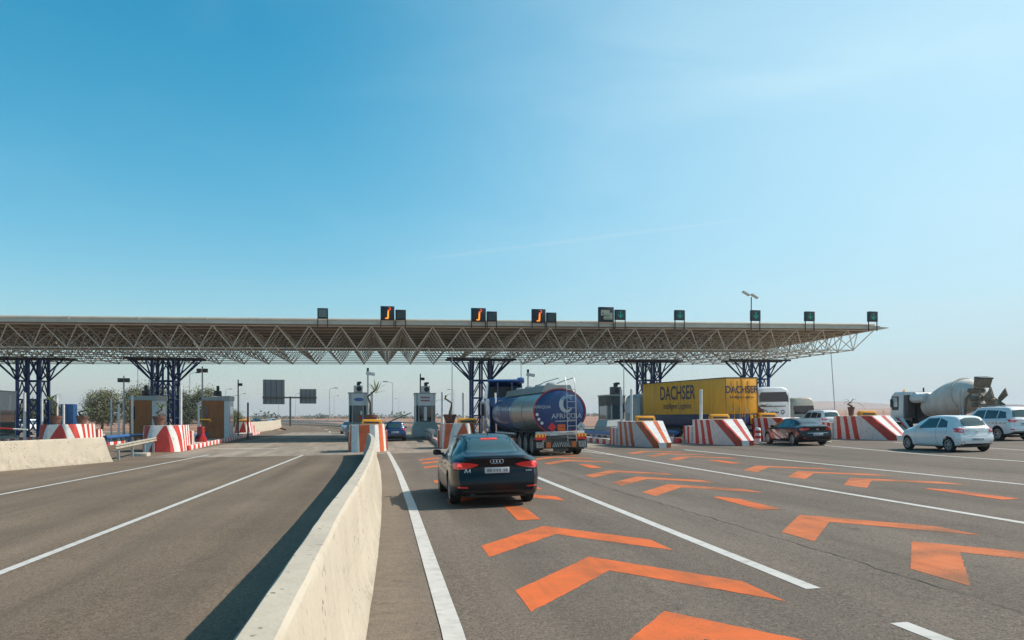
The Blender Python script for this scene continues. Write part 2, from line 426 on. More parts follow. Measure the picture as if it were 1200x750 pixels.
line('lane_line', [(10.05, 4), (10.1, 24), (10.12, 34)], .16)
line('lane_line', [(10.12, 34), (9.75, 40), (9.2, 47)], .14, dz=.009)
line('lane_line', [(10.16, 34.3), (10.3, 40), (10.2, 47)], .14, dz=.013)
line('lane_line', [(15.05, 5), (14.8, 24), (14.65, 37.5)], .16)
line('lane_line', [(20.2, 10), (20.9, 23), (21.0, 28), (22.4, 38.3)], .16)
line('lane_line', [(26.0, 28), (27.2, 39)], .15)
line('lane_line', [(-11.2, -5), (-10.42, 23.2), (-9.78, 45.4)], .15, dz=.009)
line('lane_line', [(-5.3, -8), (-4.97, 11), (-4.5, 43.2)], .15, dz=.009)
for i in range(5): line('lane_dash', [(-7+bend(104+i*16), 104+i*16), (-7+bend(112+i*16), 112+i*16)], .2, dz=.009)
line('edge_line', [(-1.8+bend(104+i*8), 104+i*8) for i in range(16)], .2, dz=.009)
line('stop_line', [(-11.4, 54), (-7.2, 53.6)], .5, dz=.009)

CR = random.Random(17)
def chevron(cx, sy, wl=1.28, wr=1.25, dl=1.75, th=.96):
    b = MB(); R = []; nseg = 22; cx += CR.uniform(-.03, .03); sy += CR.uniform(-.05, .05)
    for i in range(2*nseg+1):
        t_ = (i-nseg)/nseg; x = cx+(wl*t_ if t_ < 0 else wr*t_); y = sy-(dl*-t_ if t_ < 0 else dl*1.1*t_)
        j0, j1 = (CR.uniform(-.014, .014), CR.uniform(-.014, .014)) if i != nseg else (0, 0)
        R.append([(x, y+j0-th*q*(1+j1 if q == 1 else 1), gz(x, y-th*q)+.003) for q in (0, .5, 1)])
    b.rings(R, 0, False, (False, False))
    tag(b.build('chevron_marking', m_chev if cx < 5 else m_chev_old, smooth=0), kind='structure')
def stem(cx, s0, s1, w=.42):
    b = MB(); P = [(cx-w*.5, s0), (cx+w*.5, s0), (cx+w*.62, s1-.6), (cx+w*.1, s1), (cx-w*.3, s1-.1)]
    b.poly([(x, y, gz(x, y)+.005) for x, y in P])
    tag(b.build('arrow_stem_marking', m_chev, smooth=0), kind='structure')
for cx in (2.62, 7.30, 12.45):
    for sy in (13.15, 10.15, 7.2) if cx < 12 else ():
        chevron(cx, sy)
    if cx > 12:
        chevron(cx, 10.2); chevron(cx, 7.2)
    stem(cx - .1, 14.0, 16.5)
    for sy in (25.35, 22.55, 19.75): chevron(cx, sy)
    stem(cx - .1, 26.6, 29.0)
    for sy in (37.6, 34.9, 32.1): chevron(cx, sy)
# sealed cracks in the asphalt
m_tar = mat('tar_crack', (.055, .05, .045), .8, var=.1)
def crack(pts, w):
    rnd = random.Random(int(pts[0][0]*100)); P = []
    for (xa, ya), (xb, yb) in zip(pts, pts[1:]):
        n = int(math.hypot(xb-xa, yb-ya)/.25)
        P += [(xa+(xb-xa)*i/n+rnd.uniform(-.035, .035), ya+(yb-ya)*i/n) for i in range(n)]
    b = MB(); seg = []
    for x, y in P:
        ww = w*rnd.uniform(.2, 1)
        seg.append([(x-ww/2, y, gz(x, y)+.005), (x+ww/2, y, gz(x, y)+.005)])
    b.rings(seg, 0, False, (False, False)); tag(b.build('road_crack', m_tar, smooth=0), kind='structure')
crack([(5.75, 4), (5.7, 12), (5.5, 20), (5.6, 26)], .022)
crack([(-7.6, 8), (-7.4, 22), (-7.3, 40)], .012)
crack([(15.9, 12), (16.2, 20), (16.0, 31)], .022)


# ------------------------------------------------------------------ concrete barriers
def barrier_mat():
    m = mat('cream_concrete', (.42, .37, .295), .8, var=.08, scale=1.1, detail=8, bump=.35, bscale=14)
    t = m.node_tree; n = t.nodes.new; b = t.nodes['Principled BSDF']; l = t.links.new
    tcn = n('ShaderNodeTexCoord'); old = b.inputs['Base Color'].links[0].from_socket
    # pits and chips
    v = n('ShaderNodeTexVoronoi'); v.inputs['Scale'].default_value = 13; v.inputs['Randomness'].default_value = 1
    ns = n('ShaderNodeTexNoise'); ns.inputs['Scale'].default_value = 9; ns.inputs['Detail'].default_value = 5
    ad = n('ShaderNodeVectorMath'); ad.operation = 'MULTIPLY_ADD'; ad.inputs[1].default_value = (.12, .12, .12)
    l(tcn.outputs['Object'], ns.inputs['Vector']); l(ns.outputs['Color'], ad.inputs[0]); l(tcn.outputs['Object'], ad.inputs[2]); l(ad.outputs[0], v.inputs['Vector'])
    r = n('ShaderNodeMapRange'); r.inputs['From Min'].default_value = .24; r.inputs['From Max'].default_value = .30; r.inputs['To Min'].default_value = 1; r.inputs['To Max'].default_value = 0
    l(v.outputs['Distance'], r.inputs['Value'])
    n2 = n('ShaderNodeTexNoise'); n2.inputs['Scale'].default_value = 2.6; n2.inputs['Detail'].default_value = 3; l(tcn.outputs['Object'], n2.inputs['Vector'])
    r2 = n('ShaderNodeMapRange'); r2.inputs['From Min'].default_value = .50; r2.inputs['From Max'].default_value = .62; l(n2.outputs['Fac'], r2.inputs['Value'])
    mu = n('ShaderNodeMath'); mu.operation = 'MULTIPLY'; l(r.outputs[0], mu.inputs[0]); l(r2.outputs[0], mu.inputs[1])
    mx_ = n('ShaderNodeMix'); mx_.data_type = 'RGBA'; mx_.inputs['B'].default_value = (.11, .085, .062, 1)
    l(mu.outputs[0], mx_.inputs['Factor']); l(old, mx_.inputs['A'])
    # vertical run marks
    mp_ = n('ShaderNodeMapping'); mp_.inputs['Scale'].default_value = (3, 3.2, .25); l(tcn.outputs['Object'], mp_.inputs['Vector'])
    n3 = n('ShaderNodeTexNoise'); n3.inputs['Scale'].default_value = 2.0; n3.inputs['Detail'].default_value = 6; l(mp_.outputs[0], n3.inputs['Vector'])
    r3 = n('ShaderNodeMapRange'); r3.inputs['From Min'].default_value = .5; r3.inputs['From Max'].default_value = .8; r3.inputs['To Max'].default_value = .45; l(n3.outputs['Fac'], r3.inputs['Value'])
    mx2 = n('ShaderNodeMix'); mx2.data_type = 'RGBA'; mx2.inputs['B'].default_value = (.32, .27, .205, 1)
    l(r3.outputs[0], mx2.inputs['Factor']); l(mx_.outputs['Result'], mx2.inputs['A']); 
    # road dirt splashed along the foot and scuffs left by tyres
    sp = n('ShaderNodeSeparateXYZ'); l(tcn.outputs['Object'], sp.inputs[0])
    zr = n('ShaderNodeMapRange'); zr.inputs['From Min'].default_value = -.1; zr.inputs['From Max'].default_value = .32; zr.inputs['To Min'].default_value = 1; zr.inputs['To Max'].default_value = 0; l(sp.outputs['Z'], zr.inputs['Value'])
    n5 = n('ShaderNodeTexNoise'); n5.inputs['Scale'].default_value = 3.5; n5.inputs['Detail'].default_value = 8; n5.inputs['Roughness'].default_value = .7; l(tcn.outputs['Object'], n5.inputs['Vector'])
    r5 = n('ShaderNodeMapRange'); r5.inputs['From Min'].default_value = .35; r5.inputs['From Max'].default_value = .7; r5.inputs['To Max'].default_value = .6; l(n5.outputs['Fac'], r5.inputs['Value'])
    mu5 = n('ShaderNodeMath'); mu5.operation = 'MULTIPLY'; l(zr.outputs[0], mu5.inputs[0]); l(r5.outputs[0], mu5.inputs[1])
    mx5 = n('ShaderNodeMix'); mx5.data_type = 'RGBA'; mx5.inputs['B'].default_value = (.19, .15, .11, 1); l(mu5.outputs[0], mx5.inputs['Factor']); l(mx2.outputs['Result'], mx5.inputs['A'])
    mp6 = n('ShaderNodeMapping'); mp6.inputs['Scale'].default_value = (1, .35, 7); l(tcn.outputs['Object'], mp6.inputs['Vector'])
    n6 = n('ShaderNodeTexNoise'); n6.inputs['Scale'].default_value = 1.4; n6.inputs['Detail'].default_value = 6; l(mp6.outputs[0], n6.inputs['Vector'])
    r6 = n('ShaderNodeMapRange'); r6.inputs['From Min'].default_value = .62; r6.inputs['From Max'].default_value = .74; r6.inputs['To Max'].default_value = .2; l(n6.outputs['Fac'], r6.inputs['Value'])
    mx6 = n('ShaderNodeMix'); mx6.data_type = 'RGBA'; mx6.inputs['B'].default_value = (.16, .14, .12, 1); l(r6.outputs[0], mx6.inputs['Factor']); l(mx5.outputs['Result'], mx6.inputs['A'])
    l(mx6.outputs['Result'], b.inputs['Base Color'])
    return m
m_cream = barrier_mat()
PROF = [(0, -.05), (0, .05), (-.035, .12), (-.085, .30), (-.125, .5), (-.155, .75), (-.178, 1.0), (-.188, 1.035), (-.208, 1.055), (-.335, 1.06), (-.355, 1.04), (-.365, 1.0), (-.39, .75), (-.42, .5), (-.46, .30), (-.51, .12), (-.545, .05), (-.545, -.05)]
def barrier_mesh(path, name, m, prof=PROF, hs=1.065, parent=None, end_slope=0.0, ds=.35, rough=.0022):
    b = MB(); P = []; rnd = random.Random(3)
    for (xa, ya), (xb, yb) in zip(path, path[1:]):
        n = max(1, int(math.hypot(xb-xa, yb-ya)/ds)); P += [(xa+(xb-xa)*i/n, ya+(yb-ya)*i/n) for i in range(n)]
    P.append(path[-1]); R = []
    for i, (x, y) in enumerate(P):
        a = P[max(i-2, 0)]; c = P[min(i+2, len(P)-1)]; dx, dy = c[0]-a[0], c[1]-a[1]; q = math.hypot(dx, dy); rx, ry = dy/q, -dx/q
        g_ = gz(x, y); ring = []
        for px_, pz in prof:
            e = end_slope*max(pz, 0) if i == len(P)-1 else 0
            jx = rnd.uniform(-rough, rough) if .1 < pz < 1.05 else rnd.uniform(-rough, rough)*1.5
            ring.append((x+rx*(px_+jx)-dx/q*e, y+ry*(px_+jx)-dy/q*e, g_+pz*hs+(rnd.uniform(-rough, rough) if pz > .9 else 0)))
        R.append(ring)
    b.rings(R, 0, True, (True, True))
    return b.build(name, m, parent, smooth=28)
root = empty('concrete_barrier', (0, 0, 0), label='long cream concrete median barrier running from the foreground to the tollgate', cat='barrier')
bp_ = [(-.20, -6), (-.19, 6.8), (-.14, 11), (-.13, 15), (-.17, 21.4), (-.26, 28), (-.40, 34), (-.58, 39), (-.72, 41.2)]
barrier_mesh(bp_, 'wall', m_cream, parent=root)
b = MB(); x, y = -.72, 41.2; g_ = gz(x, y); R = []
for k_, (yy, s_) in enumerate(((0, 1.0), (.5, .98), (1.0, .55), (1.35, .12))):
    R.append([(x+px_+.0-.06*yy, y+.004+yy, g_+max(pz, -.05)*s_*1.065) for px_, pz in PROF])
b.rings(R, 0, True, (True, True), mf=lambda a, c: 1 if (c in (4, 5, 6, 10, 11, 12)) else 0)
b.build('striped_end', [m_white_paint, m_red_paint], root)
root = empty('concrete_barrier', (0, 0, 0), label='cream concrete barrier with sloping end at the left edge of the photo', cat='barrier')
barrier_mesh([(-24, 8), (-17.6, 26.0), (-15.0, 33.4), (-12.85, 39.6)], 'wall', m_cream, parent=root, hs=1.1, end_slope=.35)

# guard rail between the left barrier and the first striped block
root = empty('guard_rail', (-13, 44, gz(-13, 44)), label='weathered galvanised guard rail beside the left concrete barrier', cat='guard rail')
b = MB(); PW = [(.0, .10), (.06, .06), (.06, .02), (.0, 0.0), (.0, -.02), (.06, -.06), (.06, -.12), (0, -.17)]
R = []
for i in range(12):
    t_ = i/11; x, y = .2+(-.9)*t_, -4.3+10*t_
    zc = .70+.10*t_
    R.append([(x+p, y, zc+q) for p, q in PW])
R2 = [[(p[0]-.006, p[1], p[2]) for p in r] for r in R]
b.rings([r+q[::-1] for r, q in zip(R, R2)], 0, True, (True, True))
m_rail_old = mat('weathered_rail', (.40, .37, .30), .6, .3, var=.2, dirt=.5, scale=3)
b.build('beam', m_rail_old, root)
for t_ in (.1, .4, .7, .95):
    MB().b2((.08-.9*t_, -4.36+10*t_, -.1), (.17-.9*t_, -4.24+10*t_, .78+.1*t_)).build('post', m_galv, root)
MB().b2((-.5, .5, -.1), (.25, 1.2, .18)).build('footing', m_concrete, root, bevel=.03)

# ------------------------------------------------------------------ traffic islands with red and white kerb blocks
def island(x0, y0, x1, y1, w, side=None, n0=0, blk=.8, cr=m_red_paint, ntot=None):
    b = MB(); R = []; L_ = math.hypot(x1-x0, y1-y0); n = int(L_/2)
    ux, uy = (x1-x0)/L_, (y1-y0)/L_; rx, ry = uy, -ux
    for i in range(n+1):
        x, y = x0+(x1-x0)*i/n, y0+(y1-y0)*i/n
        R.append([(x+rx*q*w/2, y+ry*q*w/2, gz(x, y)+h) for q, h in ((-1, -.1), (-1, .2), (1, .2), (1, -.1))])
    b.rings(R, 0, True, (True, True))
    o = tag(b.build('traffic_island', m_concrete, smooth=0), kind='structure')
    if side:
        proto = {}
        for c, mm in (('r', cr), ('w', m_white_paint)):
            proto[c] = MB().b2((-.11, 0, -.1), (.11, blk-.03, .3)).mesh('kerb_block', mm, bevel=.03)
        k_ = 0; d = .2
        while d < min(L_-1, ntot or 999):
            q = link('kerb_block', proto['rw'[k_ % 2]], o)
            x, y = x0+ux*d+rx*side*(w/2+.12), y0+uy*d+ry*side*(w/2+.12)
            q.location = (x, y, gz(x, y)); q.rotation_euler = (TILT[0], TILT[1], math.atan2(-ux, uy))
            d += blk; k_ += 1
    return o
island(-13.4, 51.5, -16.2, 98, 1.7, 1)
island(-21.3, 57.5, -21.3, 96, 1.7, 1, ntot=30)
island(-31.5, 58, -31.7, 92, 2.0, 1, ntot=20)
island(-1.25, 47.5, -3.1, 92, 1.7, 1)
island(4.25, 49.2, 5.1, 96, 1.6, -1, cr=m_orange_paint)
island(9.2, 47, 9.3, 96, 1.4, -1, ntot=20)
island(14.35, 45.6, 14.35, 96, 1.5, -1)
island(18.15, 45.4, 16.7, 96, 1.0, -1)
island(23.4, 46, 23.4, 96, 1.0, -1, ntot=20)
island(28.4, 46.5, 28.4, 96, 1.5, -1, ntot=20)
island(33.6, 52, 32.9, 96, 1.2)
island(38.9, 47, 39.4, 96, 1.5)

# ------------------------------------------------------------------ striped crash blocks
def lerp(a, c, t): return a+(c-a)*t
class Outline:
    def __init__(s, P):
        s.P = [Vector(p) for p in P]; s.c = [0]
        for a, c in zip(s.P, s.P[1:]): s.c.append(s.c[-1]+(c-a).length)
    def at(s, p):
        d = p*s.c[-1]
        for i in range(len(s.P)-1):
            if d <= s.c[i+1]+1e-9: return s.P[i].lerp(s.P[i+1], (d-s.c[i])/max(1e-9, s.c[i+1]-s.c[i]))
        return s.P[-1]
def striped(b, Bo, To, cuts, rows=6, sub=3, curve=0.0):
    """wall between a bottom and a top outline; cuts = [(p_bottom, p_top, colour index of the stripe that ENDS here)]"""
    lo = Outline(Bo); hi = Outline(To); pb, pt = 0.0, 0.0
    for (qb, qt, c) in cuts:
        G = []
        for j in range(rows+1):
            h = j/rows; hh = h**(1.0+curve)
            G.append([lo.at(lerp(lerp(pb, pt, hh), lerp(qb, qt, hh), i/sub)).lerp(hi.at(lerp(lerp(pb, pt, hh), lerp(qb, qt, hh), i/sub)), h) for i in range(sub+1)])
        b.rings(G, c, False, (False, False)); pb, pt = qb, qt
def cuts_even(n, first=0, top=None):
    return [((i+1)/n, (i+1)/n, (first+i) % 2) for i in range(n)]

def beacon(root_xy, z, w, label, gr='amber flasher boxes on the striped blocks'):
    x, y = root_xy
    r = empty('warning_flasher', (x, y, z), 0, label=label, cat='warning light', group=gr)
    MB().b2((-w/2, -.2, .0), (w/2, .2, .22)).build('housing', m_amber, r, bevel=.04)
    MB().b2((-w/2+.05, -.16, .222), (w/2-.05, .16, .30)).build('lid', m_amber_lit, r, bevel=.03)
    MB().b2((-w/2+.14, -.206, .06), (w/2-.14, -.2005, .16)).build('lens', m_ink, r)
    return r

def wedge_block(x, y, label, sc=1.0, cr=m_red_paint, hgt=1.42, mirror=1):
    r = empty('crash_block', (x, y, gz(x, y)), 0, True, label=label, cat='crash block', group='striped crash blocks on the right carriageway')
    Lb, wb = 5.2*sc, 1.05
    b = MB(); toe = .34
    # left side (back to toe)
    lb = [(-wb, Lb, -.08), (-.29, 0, -.08)]; lt = [(-wb, Lb, hgt), (-.62, 2.0*sc, hgt)]
    cuts = [(.06, .08, 0), (.14, .17, 1), (.21, .27, 0), (.285, .37, 1), (.36, .47, 0), (.445, .60, 1), (.88, .74, 0), (1, 1, 1)]
    def side(sgn):
        Bo = [(sgn*-p[0]*-1 if False else p[0]*sgn, p[1], p[2]) for p in lb]; To = [(p[0]*sgn, p[1], p[2]) for p in lt]
        lo, hi = Outline(Bo), Outline(To); pb = pt = 0
        for qb, qt, c in cuts:
            G = []
            for j in range(8):
                h = j/7; G.append([])
                for i in range(4):
                    hh = h**1.6 if c or qb > .4 else h
                    p = lerp(lerp(pb, pt, h**1.7), lerp(qb, qt, h**1.7), i/3) if qb > .3 else lerp(lerp(pb, pt, h), lerp(qb, qt, h), i/3)
                    G[-1].append(lo.at(p).lerp(hi.at(p), h))
            b.rings(G, c, False, (False, False)); pb, pt = qb, qt
    side(1); side(-1)
    # front slope and vertical toe
    A = Vector((-.29, 0, -.08)); B_ = Vector((.29, 0, -.08)); 
    tl, tr = Vector((-.62, 2.0*sc, hgt)), Vector((.62, 2.0*sc, hgt))
    ml, mr = A.lerp(tl, .24), B_.lerp(tr, .24)
    ml.y = .02; mr.y = .02
    F = [(0, 0, None), (.14, .1, 1), (.50, .52, 0), (.76, .74, 1), (1, 1, 0)]
    for (a0, b0, _), (a1, b1, c) in zip(F, F[1:]):
        G = [[ml.lerp(mr, a0).lerp(tl.lerp(tr, b0), j/6), ml.lerp(mr, a1).lerp(tl.lerp(tr, b1), j/6)] for j in range(7)]
        b.rings(G, c, False, (False, False))
    F = [(0, 0), (.62, 0), (1, 1)]
    for (a0, _), (a1, c) in zip(F, F[1:]): b.poly([A.lerp(B_, a0), A.lerp(B_, a1), ml.lerp(mr, a1), ml.lerp(mr, a0)], c)
    b.poly([A, ml, tl], 1); b.poly([B_, mr, tr], 1)
    b.poly([(-wb, Lb, hgt), (-.62, 2.0*sc, hgt), (.62, 2.0*sc, hgt), (wb, Lb, hgt)], 0)
    b.poly([(-wb, Lb, -.08), (-wb, Lb, hgt), (wb, Lb, hgt), (wb, Lb, -.08)], 0)
    b.build('prow', [m_white_paint, cr], r, smooth=25)
    b = MB(); h2 = hgt-.38
    P = [(-1.22, Lb+1.05), (-1.16, Lb+.03), (1.16, Lb+.03), (1.22, Lb+1.05)]
    striped(b, [(p[0], p[1], -.08) for p in P], [(p[0], p[1], h2) for p in P], [(.06, .06, 1), (.12, .12, 0), (.19, .19, 1), (.26, .26, 0), (.74, .74, 0), (.8, .8, 1), (.86, .86, 0), (.93, .93, 1), (1, 1, 0)])
    b.poly([(p[0], p[1], h2) for p in P], 0); b.poly([(-1.22, Lb+1.05, -.08), (-1.22, Lb+1.05, h2), (1.22, Lb+1.05, h2), (1.22, Lb+1.05, -.08)], 0)
    b.build('rear_step', [m_white_paint, cr], r, smooth=25)
    return r
wedge_block(14.52, 39.9, 'red and white striped concrete block just right of the tanker lorry', cr=m_orange_paint)
wedge_block(19.05, 39.6, 'striped concrete block in front of the yellow lorry body, left of the black saloon', sc=.98)
wedge_block(23.75, 41.8, 'striped block mostly hidden behind the black saloon')
wedge_block(28.85, 40.6, 'striped concrete block between the black saloon and the white hatchback', sc=1.0)
wedge_block(33.7, 46.8, 'striped concrete block half hidden behind the white hatchback', sc=.7, hgt=1.2)
wedge_block(9.2, 45.2, 'striped concrete block hidden beside the tanker lorry', sc=.8)
beacon((14.5, 43.2), gz(14.5, 43.2)+1.42, 1.15, 'amber flasher box on the striped block right of the tanker lorry')
beacon((18.9, 43.0), gz(18.9, 43)+1.42, 1.15, 'amber flasher box on the striped block below the yellow lorry body')
beacon((23.7, 46.6), gz(23.7, 46.6)+1.42, 1.15, 'amber flasher box above the bonnet line of the black saloon')
beacon((28.75, 43.8), gz(28.75, 43.8)+1.42, 1.1, 'amber flasher box on the striped block left of the white hatchback')

def blunt_block(x, y, label, cr, w=2.2, ln=3.2, hgt=1.58, rz=0, cuts=None, curve=.5, step=1):
    r = empty('crash_block', (x, y, gz(x, y)), rz, True, label=label, cat='crash block')
    h = w/2
    Pb = [(-h*1.04, ln), (-h*1.02, .85), (-h*.86, .34), (-h*.5, .02), (h*.5, .02), (h*.86, .34), (h*1.02, .85), (h*1.04, ln)]
    Pt = [(-h*.95, ln), (-h*.93, 1.0), (-h*.78, .52), (-h*.46, .22), (h*.46, .22), (h*.78, .52), (h*.93, 1.0), (h*.95, ln)]
    b = MB()
    lo, hi = [(p[0], p[1], -.08) for p in Pb], [(p[0], p[1], hgt) for p in Pt]
    striped(b, lo, hi, cuts, rows=8, sub=6, curve=curve)
    b.poly(hi, 0)
    b.poly([lo[0], hi[0], hi[-1], lo[-1]], 0)
    b.build('block', [m_white_paint, cr], r, smooth=25)
    b = MB(); P = [(-h*1.1, ln+.9), (-h*1.1, ln+.02), (h*1.1, ln+.02), (h*1.1, ln+.9)]
    striped(b, [(p[0], p[1], -.08) for p in P], [(p[0], p[1], hgt-.4) for p in P], [((i+1)/17, (i+1)/17, i % 2) for i in range(17)])
    b.poly([(p[0], p[1], hgt-.4) for p in P], 0)
    b.build('rear_step', [m_white_paint, cr], r, smooth=25)
    return r
arch = [(.05, .05, 1), (.10, .10, 0), (.15, .15, 1), (.21, .21, 0), (.27, .28, 1), (.32, .35, 0), (.385, .44, 1), (.43, .53, 0), (.60, .545, 1), (.66, .59, 0), (.71, .65, 1), (.76, .71, 0), (.80, .77, 1), (.84, .82, 0), (.88, .87, 1), (.92, .92, 0), (.96, .96, 1), (1, 1, 0)]
blunt_block(-13.45, 49.4, 'red and white arched crash block with a potted plant, beside the guard rail', m_red_paint, 2.25, 3.6, 1.58, .07, arch)
blunt_block(-21.4, 55.0, 'red and white arched crash block above the left concrete barrier', m_red_paint, 2.7, 3.4, 1.6, .0, arch)
mid = [(.08, .08, 1), (.16, .16, 0), (.22, .24, 1), (.27, .30, 0), (.35, .345, 1), (.44, .43, 0), (.53, .53, 1), (.62, .62, 0), (.69, .69, 1), (.77, .76, 0), (.82, .80, 1), (.90, .9, 0), (.95, .95, 1), (1, 1, 0)]
blunt_block(-1.2, 45.2, 'orange and white striped crash block at the end of the median barrier', m_orange_paint, 2.12, 2.6, 1.55, 0, mid, 0)
blunt_block(4.25, 46.6, 'orange and white striped crash block behind the navy saloon roof', m_orange_paint, 2.1, 2.8, 1.5, 0, arch, .5)
beacon((-.95, 46.3), gz(-.95, 46.3)+1.55, 1.15, 'amber flasher box on the block at the end of the median barrier')
beacon((4.75, 47.7), gz(4.75, 47.7)+1.5, 1.15, 'amber flasher box behind the roof of the navy saloon')
# ------------------------------------------------------------------ toll canopy: flat double-layer space frame
def zt(x): return 9.42 + .0095*x
MODU = 2.52; NX = 36; NY = 9; X1 = 44.0; X0 = X1-NX*MODU; Y0 = 66.0; DEP = 1.72
can = empty('toll_canopy', (0, Y0, 0), label='wide beige space frame canopy spanning all the toll lanes', cat='canopy')
def loc(p): return (p[0], p[1]-Y0, p[2])
def top(i, j): x = X0+i*MODU; return Vector((x, j*MODU, zt(x)-.12))
def bot(i, j): x = X0+(i+.5)*MODU; return Vector((x, (j+.5)*MODU, zt(x)-.12-DEP))
sf = MB(); rb = .036
for i in range(NX+1):
    for j in range(NY+1):
        if i < NX and j > 0: sf.tube(top(i, j), top(i+1, j), rb, n=5, caps=False)
        if j < NY: sf.tube(top(i, j), top(i, j+1), rb, n=5, caps=False)
for i in range(NX):
    for j in range(NY):
        if i < NX-1 and j > 0: sf.tube(bot(i, j), bot(i+1, j), rb*1.1, n=5, caps=False)
        if j < NY-1: sf.tube(bot(i, j), bot(i, j+1), rb*1.1, n=5, caps=False)
        for (a, c) in ((i, j), (i+1, j), (i, j+1), (i+1, j+1)):
            if j == 0 and c == 0: continue
            sf.tube(bot(i, j), top(a, c), rb, n=5, caps=False)
tag(sf.build('space_frame', m_steel_beige, can, weld=False), kind='stuff')
nod = MB()
for i in range(NX):
    for j in range(NY): nod.lathe([(.0, -.1), (.085, -.05), (.085, .05), (0, .1)], bot(i, j), n=6, caps=(False, False))
tag(nod.build('node_joints', m_steel_beige, can, weld=False), kind='stuff')
def strut(name, p, q, r=.046): return MB().tube(p, q, r, n=6).build(name, m_steel_beige, can)
for i in range(NX):
    strut('diagonal_strut', bot(i, 0), top(i, 0)); strut('diagonal_strut', bot(i, 0), top(i+1, 0))
    if i < NX-1: strut('bottom_chord', bot(i, 0), bot(i+1, 0), .05)
strut('top_chord', top(0, 0), top(NX, 0), .05)
# roof deck, fascia strips and the gutter tube behind them
YB = NY*MODU+.25
def slab(x0, x1, y0, y1, dz0, dz1, name, m, nseg=1):
    b = MB(); P = []
    b.rings([[(x, y0, zt(x)+dz0), (x, y1, zt(x)+dz0), (x, y1, zt(x)+dz1), (x, y0, zt(x)+dz1)] for x in (x0, x1)], 0)
    return b.build(name, m, can, smooth=0)
xl = X0-.3
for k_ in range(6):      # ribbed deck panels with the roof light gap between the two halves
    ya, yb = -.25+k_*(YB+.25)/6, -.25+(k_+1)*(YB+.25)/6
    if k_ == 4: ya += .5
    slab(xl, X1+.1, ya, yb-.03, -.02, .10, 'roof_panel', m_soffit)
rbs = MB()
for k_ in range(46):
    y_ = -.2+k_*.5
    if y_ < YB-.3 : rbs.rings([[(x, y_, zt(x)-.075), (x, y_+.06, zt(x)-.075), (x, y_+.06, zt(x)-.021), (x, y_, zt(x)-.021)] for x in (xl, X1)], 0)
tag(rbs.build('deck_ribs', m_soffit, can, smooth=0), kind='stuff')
slab(xl, X1+.35, -.42, -.26, -.03, .24, 'fascia', m_fascia)
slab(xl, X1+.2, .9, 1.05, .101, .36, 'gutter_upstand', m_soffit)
b = MB(); b.tube((xl, .8, zt(xl)+.48), (X1+.6, .8, zt(X1)+.48), .14, n=10); b.build('gutter_pipe', m_fascia, can)
slab(X1+.15, X1+.35, -.2, YB, -.03, .22, 'side_fascia', m_fascia)
b = MB(); x = X1+.36
b.rings([[(x, -.42, zt(x)-.02), (x, YB, zt(x)-.02), (x, YB, zt(x)+.16), (x, -.42, zt(x)+.16)], [(x+.9, -.42, zt(x)+.06), (x+.9, YB, zt(x)+.06), (x+.9, YB, zt(x)+.1), (x+.9, -.42, zt(x)+.1)]], 0)
b.build('edge_flashing', m_fascia, can, smooth=0)
for k_ in range(17):
    x = X0+1+k_*5.2; MB().b2((x-.06, .55, zt(x)+.36), (x+.06, .64, zt(x)+.5)).build('pipe_bracket', m_fascia, can)
slab(xl, X1+.2, YB+.01, YB+.2, -.3, .3, 'rear_fascia', m_fascia)

# ------------------------------------------------------------------ blue lattice columns
def column(x, y, label):
    z0 = gz(x, y)+.2; r = empty('lattice_column', (x, y, z0), label=label, cat='column', group='blue lattice columns under the canopy')
    H = zt(x)-.12-DEP-.16-z0; h = .95
    C4 = [(-h, -h), (h, -h), (h, h), (-h, h)]
    lv = [0.0, H*.24, H*.48, H*.72]
    for cx, cy in C4:
        MB().b2((cx-.12, cy-.12, -.1), (cx+.12, cy+.12, H)).build('leg', m_blue_steel, r)
        MB().b2((cx-.24, cy-.24, -.15), (cx+.24, cy+.24, -.0)).build('foot_plate', m_blue_steel, r)
    # inner pair of masts on the road side
    for cy in (-h, h): MB().b2((-.09, cy-.09, 0), (.09, cy+.09, H)).build('mast', m_blue_steel, r)
    for a in range(4):
        p, q = Vector(C4[a]+(0,)), Vector(C4[(a+1) % 4]+(0,))
        for z in lv[1:]:
            MB().tube(p+Vector((0, 0, z)), q+Vector((0, 0, z)), .075, n=6).build('cross_bar', m_blue_steel, r)
        mm = (p+q)/2
        for za, zb in zip(lv, lv[1:]+[H]):
            MB().tube(p+Vector((0, 0, za)), mm+Vector((0, 0, zb)), .06, n=6).build('brace', m_blue_steel, r)
            MB().tube(q+Vector((0, 0, za)), mm+Vector((0, 0, zb)), .06, n=6).build('brace', m_blue_steel, r)
    zs = H*.72
    for cx, cy in C4:
        sx, sy = (1 if cx > 0 else -1), (1 if cy > 0 else -1)
        for ex, ey in ((3.0, 1.0), (2.3, 2.6), (1.0, 3.0)):
            MB().tube((cx, cy, zs), (sx*ex, sy*ey, H-.02), .075, n=6).build('outrigger', m_blue_steel, r)
    for sy in (-1, 1):
        MB().b2((-3.5, sy*h-.12, H-.04), (3.5, sy*h+.12, H+.14)).build('head_beam', m_steel_dark, r)
    return r
column(-32.6, 79, 'blue lattice column at the far left edge of the canopy')
column(-20.95, 79, 'blue lattice column rising behind the booth with the orange wall and potted plant')
column(9.25, 79, 'blue lattice column just left of the tanker lorry cab')
column(27.6, 81, 'blue lattice column rising behind the front of the yellow lorry body')
column(39.4, 80, 'blue lattice column rightmost under the canopy, behind the yellow lorry and coach')

